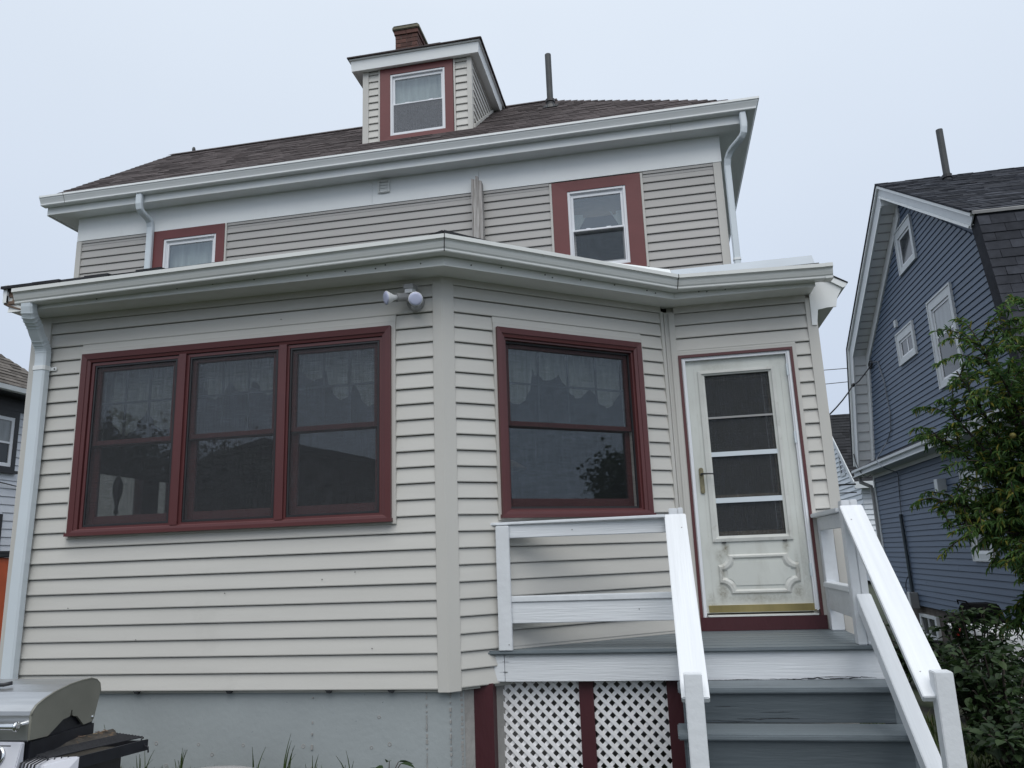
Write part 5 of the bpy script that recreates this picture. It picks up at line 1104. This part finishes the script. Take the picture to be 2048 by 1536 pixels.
# shrubs
def shrub(name, lab, c, rx, ry, h, n, Lr, ns, seed, lean=(0, 0)):
    r_ = random.Random(seed); z0 = gz(c[0], c[1]); root = thing(name, lab, 'shrub', (c[0], c[1], z0), 'shrubs crowding the right-hand yard')
    stems = MB(); sp = []; nst = max(8, int(n/38))
    for i in range(nst):
        a = r_.uniform(0, 2*math.pi); q = math.sqrt(r_.random()); tip = Vector((c[0]+lean[0]+rx*q*math.cos(a), c[1]+lean[1]+ry*q*math.sin(a), z0+h*(1-.55*q*q)*r_.uniform(.7, 1.05)))
        b = Vector((c[0]+.3*rx*q*math.cos(a), c[1]+.3*ry*q*math.sin(a), z0-.03)); pts = bez(b, b+Vector((0, 0, h*.4)), tip+Vector((0, 0, .05*h)), tip, 7)
        stems.tube(pts, .006, 5, rads=[.011-.001*k for k in range(8)])
        for j in range(38):
            t = r_.uniform(.12, 1)**.75; k = min(int(t*7), 6); p = pts[k].lerp(pts[k+1], t*7-k); d = Vector((r_.gauss(0, 1), r_.gauss(0, 1), r_.gauss(-.1, .35))).normalized()
            p = p + d*r_.uniform(0, .09); L = r_.uniform(*Lr); sp.append((tuple(p), tuple(d), L, L*r_.uniform(.55, .75), r_.gauss(0, .35)))
    part('stems', stems, m_bark, root, kind='stuff'); plant(root, sp, BT_, m_leafb, m_leafbo, ns, lambda p: True); return root
shrub('shrub', 'broad-leaved shrub right behind the lowest white rail post', (3.55, 1.2), .42, .5, .78, 1300, (.045, .08), 60, 3)
shrub('shrub', 'dark shrub at the lower right corner of the yard', (4.15, .9), .5, .5, .95, 1600, (.045, .08), 70, 4)
shrub('shrub', 'shrub under the peach tree in front of the white tank', (4.55, 2.6), .55, .5, 1.12, 1600, (.045, .08), 60, 5)
shrub('shrub', 'low leafy shrub in front of the basement window', (4.25, 5.0), .6, .7, .85, 800, (.06, .10), 50, 6)
shrub('shrub', 'shrub between the stair rail and the blue house meter', (4.6, 7.4), .6, .7, .72, 600, (.07, .10), 20, 8)
shrub('shrub', 'dense shrub beyond the white tank at the right edge', (5.75, 4.0), .6, .6, 1.25, 800, (.07, .10), 10, 9)
shrub('shrub', 'tall leafy shrub seen just above the lower stair post', (3.95, 2.7), .45, .5, 1.0, 1400, (.045, .08), 50, 10)

shrub('shrub', 'lowest shrub filling the very corner beside the lower stair post', (3.35, .35), .35, .45, .50, 900, (.04, .075), 30, 12)
shrub('shrub', 'shaded shrub at the right edge under the peach leaves', (4.9, 1.7), .5, .6, 1.2, 1500, (.05, .085), 30, 13)
# grass and weeds
def blades(name, n, area, hr, seed, label=None, dens=None):
    r_ = np.random.default_rng(seed); V = []; F_ = []
    for i in range(n):
        x = r_.uniform(area[0], area[1]); y = r_.uniform(area[2], area[3])
        h = r_.uniform(*hr); a = r_.uniform(0, 6.28); b = r_.normal(0, .45)*h; w = .0035+.003*r_.random(); z = gz(x, y)-.01
        dx, dy = math.cos(a), math.sin(a); o = len(V)
        V += [(x-dy*w, y+dx*w, z), (x+dy*w, y-dx*w, z), (x+dx*b*.4-dy*w*.8, y+dy*b*.4+dx*w*.8, z+h*.6), (x+dx*b*.4+dy*w*.8, y+dy*b*.4-dx*w*.8, z+h*.6), (x+dx*b, y+dy*b, z+h)]
        F_ += [(o, o+1, o+3, o+2), (o+2, o+3, o+4)]
    mb = MB(); mb.v = V; mb.f = F_; o = part(name, mb, m_grass, None, kind='stuff'); return o
blades('grass', 7000, (2.75, 5.2, -1.4, 2.2), (.03, .10), 5)
blades('grass', 5000, (-3.2, .1, -.9, .0), (.04, .13), 6)
def tuft(name, lab, x, y, n, h, seed, sp=.35, wdt=.006, mat=None):
    r_ = random.Random(seed); root = thing(name, lab, 'weed', (x, y, gz(x, y)), 'weeds along the foundation')
    for i in range(n):
        a = r_.uniform(0, 6.28); b = r_.uniform(.05, sp)*h; hh = h*r_.uniform(.55, 1); w = wdt*r_.uniform(.6, 1.1); z = gz(x, y)+.03; px, py = x+r_.uniform(-.03, .03), y+r_.uniform(-.02, .02)
        mb = MB(); dx, dy = math.cos(a), math.sin(a); ring = []
        for k in range(5):
            t = k/4; ww = w*(1-t**1.6)+.0006; cx, cy, cz = px+dx*b*t*t, py+dy*b*t*t, z+hh*t-.12*hh*t*t*(b/h); ring.append([(cx-ww, cy-.001, cz), (cx, cy+.002, cz), (cx+ww, cy-.001, cz)])
        mb.loft(ring, cap=False, closed=False); part('blade', mb, mat or m_grass, root)
    return root
for i, (x, y, n, h, lab) in enumerate(((-1.02, -.12, 5, .30, 'grass tuft with the tallest blade against the foundation, left of the leafy weed'), (-1.22, -.10, 3, .24, 'crossing grass blades against the middle of the foundation'), (-.62, -.12, 4, .22, 'thin grass tuft just left of the leafy weed'), (-1.75, -.12, 7, .22, 'bushy grass tuft beside the pale rim by the grill'),
                                       (-2.28, -.10, 8, .34, 'grass tuft behind the grill shelf'), (-2.02, -.12, 6, .20, 'yellowing grass tuft between grill and rim'), (-.85, -.14, 4, .20, 'reddish grass blades near the leafy weed'))): tuft('grass_tuft', lab, x, y, n, h, 20+i)
lw2 = thing('leafy_weed', 'broad-leaved green weed growing at the foot of the concrete foundation', 'weed', (-.34, -.14, -.56))
wst = MB(); ws = []
for k in range(9):
    a = k*2.4; tip = Vector((-.34+.07*math.cos(a), -.14+.05*math.sin(a), -.40-.035*(k % 3))); wst.tube([(-.34, -.14, -.57), (-.34+.02*math.cos(a), -.14, -.47), tip], .003, 5); ws.append((tuple(tip), (math.cos(a), .6*math.sin(a)-.1, -.05), .095, .045, random.gauss(0, .3)))
part('stems', wst, m_bark, lw2); plant(lw2, ws, BT_, m_leafb, m_leafbo, 9, lambda p: True)

# ------------------------------------------------------------------ GRILL
gr_ = thing('gas_grill', 'stainless gas grill with an open side shelf in front of the foundation', 'grill', (-1.85, -1.45, -.56))
GX = -1.50
hoodp = [(-1.671, .06), (-1.671, .165), (-1.666, .182), (-1.643, .206), (-1.60, .225), (-1.539, .245), (-1.441, .264), (-1.364, .270), (-1.30, .270), (-1.262, .258), (-1.239, .238), (-1.230, .205), (-1.232, .19)]
hd = MB(); hd.loft([[(x, y, z) for y, z in hoodp]+[(x, y+.006, z-.008) for y, z in hoodp[::-1]] for x in (-2.25, -1.508)]); part('hood', hd, m_steel, gr_, smooth=False)
sp_ = hoodp + [(-1.264, .075), (-1.272, .063), (-1.334, .059), (-1.381, .106), (-1.408, .113), (-1.414, .118), (-1.418, .143), (-1.425, .143), (-1.430, .118), (-1.436, .115), (-1.474, .110), (-1.563, .055)]
part('hood_side', MB().prism([(-1.507, y, z) for y, z in sp_], (.012, 0, 0)), m_steels, gr_)
part('hood_side', MB().prism([(-2.262, y, z) for y, z in sp_], (.012, 0, 0)), m_steels, gr_)
rimp = MB(); rimp.tube([(-1.497, y, z) for y, z in hoodp[1:]], .004, 6); part('hood_rim', rimp, m_steels, gr_, smooth=True)
fb = MB(); fb.prism([(-2.24, -1.66, -.10), (-2.24, -1.66, .055), (-2.24, -1.45, .16), (-2.24, -1.25, .16), (-2.24, -1.25, -.14), (-2.24, -1.4, -.2)], (.725, 0, 0)); part('firebox', fb, m_grillblk, gr_)
part('firebox_flange', MB().box(-1.514, -1.503, -1.655, -1.25, -.02, .05), m_grillblk, gr_)
part('hood_handle', MB().tube([(-2.15, -1.725, .128), (-1.53, -1.725, .128), (-1.526, -1.725, .128), (-1.525, -1.725, .128), (-1.517, -1.725, .128), (-1.515, -1.725, .128)], .014, 14, rads=[.014, .014, .015, .021, .021, .012]), m_chrome, gr_, smooth=True); part('handle_bracket', MB().tube([(-1.535, -1.725, .128), (-1.535, -1.66, .128)], .011, 10), m_chrome, gr_)
part('handle_bracket', MB().tube([(-2.13, -1.765, .128), (-2.13, -1.66, .128)], .014, 10), m_chrome, gr_)
part('hood_screw', MB().lathe([(.008, 0), (.008, .003), (.004, .006)], (-1.495, -1.278, .085), (1, 0, 0), 10), m_chrome, gr_)
part('thermometer_handle', MB().tube([(-1.95, -1.49, .268), (-1.83, -1.49, .270), (-1.80, -1.47, .276)], .009, 8), m_grillblk, gr_, smooth=True)
part('control_panel', MB().prism([(-2.25, -1.672, .055), (-2.25, -1.69, .052), (-2.25, -1.735, -.12), (-2.25, -1.672, -.12)], (.735, 0, 0)), m_silver, gr_, bevel=.004)
part('panel_slot', MB().prism([(-2.2, -1.6925, .043), (-2.2, -1.6955, .03), (-2.2, -1.690, .03), (-2.2, -1.688, .043)], (.63, 0, 0)), m_black, gr_)
kn = part('knob', MB().lathe([(.034, 0), (.034, .008), (.026, .02), (.024, .035)], (-1.625, -1.71, .0), (0, -1, .25), 18), m_grillblk, gr_); part('knob_bezel', MB().lathe([(.042, -.002), (.043, .004), (.035, .008)], (-1.625, -1.708, .0), (0, -1, .25), 20), m_chrome, kn, smooth=True)
# side shelf: frame, white front drip pan, flavour plate, grate wires
part('shelf_rail', MB().hexa([(-1.300, -1.60, -.072), (-1.285, -1.60, -.072), (-1.185, -1.26, -.072), (-1.20, -1.26, -.072), (-1.325, -1.60, -.028), (-1.285, -1.60, -.022), (-1.185, -1.26, -.022), (-1.225, -1.26, -.028)]), m_grillblk, gr_)
part('shelf_rail', MB().box(-1.50, -1.19, -1.27, -1.255, -.07, -.03), m_grillblk, gr_)
part('shelf_front', MB().hexa([(-1.66, -1.70, -.16), (-1.36, -1.72, -.16), (-1.285, -1.605, -.10), (-1.52, -1.60, -.16), (-1.60, -1.665, -.035), (-1.40, -1.69, -.038), (-1.285, -1.60, -.020), (-1.50, -1.60, -.03)]), m_silver, gr_, bevel=.004)
m_wirex = M('dull_black_wire', (0.022, 0.023, 0.027), 0.6, 0.2, 20)
m_tray = M('dusty_drip_tray', (0.085, 0.078, 0.066), 0.8, 0.3, 14)
wires = MB()
for k in range(9):
    t = k/8; p = Vector((-1.598, -1.593, -.018)).lerp(Vector((-1.415, -1.641, -.018)), t); q = Vector((-1.421, -1.179, -.014)).lerp(Vector((-1.226, -1.251, -.014)), t)
    part('grate_wire', MB().tube([p+Vector((-.004, -.105, -.135)), p+Vector((-.002, -.075, -.012)), p, q, q+Vector((.003, .006, -.008))], .0042, 6), m_wirex, gr_)
for k in range(5):
    t = k/4; p = Vector((-1.415, -1.641, -.018)).lerp(Vector((-1.31, -1.60, -.018)), t); part('grate_wire', MB().tube([p, p+Vector((-.004, -.03, -.075))], .003, 6), m_grillblk, gr_)
part('grate_wire', MB().tube([(-1.605, -1.60, -.022), (-1.598, -1.593, -.018), (-1.415, -1.641, -.018), (-1.425, -1.66, -.10)], .004, 6), m_grillblk, gr_); part('grate_wire', MB().tube([(-1.421, -1.179, -.016), (-1.226, -1.251, -.016), (-1.195, -1.30, -.016)], .004, 6), m_grillblk, gr_)
part('grate_tray', MB().hexa([(-1.60, -1.60, -.062), (-1.41, -1.64, -.062), (-1.22, -1.25, -.062), (-1.43, -1.19, -.062), (-1.60, -1.60, -.057), (-1.41, -1.64, -.057), (-1.22, -1.25, -.057), (-1.43, -1.19, -.057)]), m_tray, gr_)
part('flavour_plate', MB().loft([[(-1.60, -1.56, -.012), (-1.575, -1.56, .002), (-1.555, -1.57, -.004), (-1.535, -1.58, -.016)], [(-1.455, -1.19, -.010), (-1.44, -1.19, .010), (-1.415, -1.20, .002), (-1.40, -1.21, -.014)]]), m_rust, gr_)
for k in range(18):
    t = random.random(); p = Vector((-1.575, -1.52, .003)).lerp(Vector((-1.43, -1.22, .010)), t)+Vector((random.uniform(-.02, .02), 0, 0)); a = random.uniform(0, 6.28); l = random.uniform(.008, .03)
    part('dry_leaf_bit', MB().tube([p, p+Vector((math.cos(a)*l, math.sin(a)*l, .004))], .0016, 4), m_bamb if k % 2 else m_rawwood, gr_)
part('hook', MB().tube([(-1.20, -1.275, -.03), (-1.185, -1.28, -.052), (-1.172, -1.285, -.05), (-1.166, -1.285, -.052), (-1.164, -1.285, -.078)], .0035, 6), m_grillblk, gr_, smooth=True)
for x, y in ((-2.2, -1.62), (-1.54, -1.62), (-2.2, -1.28), (-1.54, -1.28)): part('leg', MB().box(x-.02, x+.02, y-.02, y+.02, -.56, -.05), m_grillblk, gr_)
part('cabinet', MB().box(-2.22, -1.52, -1.63, -1.27, -.5, -.14), m_grillblk, gr_)
part('shelf_bracket', MB().prism([(-1.50, -1.57, -.16), (-1.50, -1.55, -.40), (-1.50, -1.30, -.40), (-1.50, -1.30, -.07), (-1.50, -1.57, -.07)], (.20, 0, 0)), m_grillblk, gr_)

tb = thing('plastic_tub', 'pale grey rim of a round plastic tub below the foundation', 'tub', (-1.12, -.87, -.56))
part('rim', MB().lathe([(.285, .240), (.298, .248), (.303, .240), (.298, .228), (.285, .230)], (-1.12, -.87, -.56), (0, 0, 1), 48), m_greyplast, tb, smooth=True)
part('basin', MB().lathe([(.24, 0), (.285, .238), (.278, .238), (.235, .008)], (-1.12, -.87, -.56), (0, 0, 1), 48), m_greyplast, tb, smooth=True)

# ------------------------------------------------------------------ CLUTTER BY THE BLUE HOUSE
m_cover = M('matt_black_cover', (0.006, 0.006, 0.007), 0.95, 0.3, 8, spec=0.1)
bg2 = thing('black_grill', 'black covered barbecue standing against the blue house', 'grill', (5.9, 8.1, -1.18))
hp_ = []
part('hood', MB().loft([[(x, 7.8, -.32), (x, 7.8, -.22), (x, 7.88, -.14), (x, 8.3, -.14), (x, 8.42, -.22), (x, 8.42, -.32)] for x in (5.72, 6.1)]), m_cover, bg2, bevel=.02); part('body', MB().box(5.73, 6.1, 7.75, 8.45, -.52, -.325), m_cover, bg2)
part('handle', MB().tube([(5.70, 7.85, -.16), (5.67, 7.9, -.10), (5.67, 8.25, -.10), (5.70, 8.32, -.16)], .012, 6), m_cover, bg2); part('shelf', MB().box(5.72, 6.1, 7.35, 7.72, -.36, -.33), m_cover, bg2)
part('cabinet', MB().box(5.68, 6.08, 7.7, 8.5, -1.1, -.5), m_cover, bg2)
for x, y in ((5.66, 7.68), (5.66, 8.52), (6.08, 7.68), (6.08, 8.52)): part('leg', MB().box(x-.02, x+.02, y-.02, y+.02, -1.19, -.5), m_cover, bg2)
wt = thing('white_tank', 'white rounded plastic tank lying behind the shrubs by the black grill', 'tank', (5.3, 6.1, -1.18))
wb = MB(); rings = []
for x, sc in ((5.08, .86), (5.12, 1), (5.55, 1), (5.6, .9)):
    ring = []
    for k in range(20):
        a = 2*math.pi*k/20; cx, cz = math.cos(a), math.sin(a); ex = .45; ring.append((x, 6.15+.40*sc*math.copysign(abs(cx)**ex, cx), -.72+.46*sc*math.copysign(abs(cz)**ex, cz)))
    rings.append(ring)
wb.loft(rings); part('body', wb, m_wplast, wt, smooth=True); part('hose', MB().tube(bez((4.93, 6.1, -.25), (4.85, 6.4, -.35), (4.85, 6.4, -.7), (4.93, 6.0, -.8), 8), .012, 6), m_wire, wt)
part('saddle', MB().box(5.0, 5.6, 5.7, 6.4, -1.19, -1.05), m_wplast, wt)
pk = thing('garden_ornament', 'white stick with a bright red end beside the white tank', 'ornament', (5.2, 7.0, -1.18))
part('stick', MB().tube([(5.2, 7.25, -.36), (5.2, 6.95, -.44)], .03, 8).tube([(5.2, 7.05, -.43), (5.2, 7.0, -1.18)], .012, 6), m_wplast, pk); 
for k in range(5): a = k*1.256; part('petal', MB().hexa([(5.17, 6.9, -.45), (5.19, 6.9, -.45), (5.19, 6.9+.10*math.cos(a)-.03*math.sin(a), -.45+.10*math.sin(a)+.03*math.cos(a)), (5.17, 6.9+.10*math.cos(a)-.03*math.sin(a), -.45+.10*math.sin(a)+.03*math.cos(a)), (5.16, 6.88, -.44), (5.20, 6.88, -.44), (5.20, 6.9+.10*math.cos(a)+.03*math.sin(a), -.45+.10*math.sin(a)-.03*math.cos(a)), (5.16, 6.9+.10*math.cos(a)+.03*math.sin(a), -.45+.10*math.sin(a)-.03*math.cos(a))]), m_redp, pk)
tag(part('fallen_branch', MB().tube([(6.0, 12.2, -1.02), (5.7, 10, -.93), (5.3, 8.2, -.86), (5.0, 7.2, -.9)], .05, 8, rads=[.06, .055, .05, .035]), m_bark, None, smooth=True), 'dark bare branch leaning below the basement window', 'branch')
for i, (x, y, z) in enumerate(((5.7, 9.9, -1.0), (5.9, 10.6, -1.05), (5.5, 9.0, -1.06), (6.1, 11.0, -1.04))):
    tag(part('flower_pot', MB().lathe([(.07, 0), (.10, .16), (.11, .165), (.11, .19), (.09, .19), (.06, .02)], (x, y, gz(x, y)), (0, 0, 1), 12), (m_greyplast, m_found, m_wplast, m_black)[i], None), ('grey empty flower pot', 'brown empty flower pot', 'white empty flower pot', 'black empty flower pot')[i]+' below the blue wall near the basement window', 'flower pot', 'empty pots beside the blue house')

# ------------------------------------------------------------------ ACROSS THE YARD, BEHIND THE CAMERA (seen in the window reflections)
rh = thing('low_house', 'low dark house with a shallow gable roof reflected in the triple window', 'house', (-9, -19, -.6))
part('wall', MB().prism([(-14.5, -15.4, -.8), (-14.5, -15.4, 3.0), (-9.6, -15.4, 4.15), (-4.7, -15.4, 3.0), (-4.7, -15.4, -.8)], (0, -9, 0)), m_found, rh)
part('roof', MB().hexa([(-15, -24.6, 2.9), (-9.6, -24.6, 4.2), (-9.6, -15.0, 4.2), (-15, -15.0, 2.9), (-15, -24.6, 3.05), (-9.6, -24.6, 4.35), (-9.6, -15.0, 4.35), (-15, -15.0, 3.05)]).hexa([(-4.1, -24.6, 2.88), (-9.6, -24.6, 4.2), (-9.6, -15.0, 4.2), (-4.1, -15.0, 2.88), (-4.1, -24.6, 3.03), (-9.6, -24.6, 4.35), (-9.6, -15.0, 4.35), (-4.1, -15.0, 3.03)]), m_blackshing, rh)
def far_tree(lab, c, h, r, n, seed):
    r_ = random.Random(seed); root = thing('garden_tree', lab, 'tree', c, 'trees across the yard seen in the panes'); part('trunk', MB().tube([c, (c[0]+.1, c[1], c[2]+h*.5), (c[0], c[1], c[2]+h*.85)], .2, 8, rads=[.22, .15, .06]), m_bark, root); sp = []
    cl = [Vector((c[0]+r_.gauss(0, .5)*r, c[1]+r_.gauss(0, .5)*r, c[2]+h*r_.uniform(.4, 1))) for _ in range(16)]
    for i in range(n):
        q = r_.choice(cl); p = q+Vector((r_.gauss(0, 1), r_.gauss(0, 1), r_.gauss(0, .8)))*r*.28; sp.append((tuple(p), (r_.gauss(0, 1), r_.gauss(0, 1), r_.gauss(-.3, .5)), r_.uniform(.09, .17), r_.uniform(.06, .11), r_.gauss(0, .6)))
    me, cc = leaves_mesh('crown', sp, BT_, m_leaft); link('crown', me, root, cc)
far_tree('bushy tree reflected low in the left pane of the triple window', (-11.9, -12.2, -.6), 4.5, 1.7, 9000, 1)
far_tree('rounded tree reflected in the middle pane of the triple window', (-9.6, -11.6, -.6), 4.3, 1.3, 6000, 2)
far_tree('small tree reflected at the lower right of the angled porch window', (12.6, -2.2, -.9), 3.7, 1.0, 5000, 3)
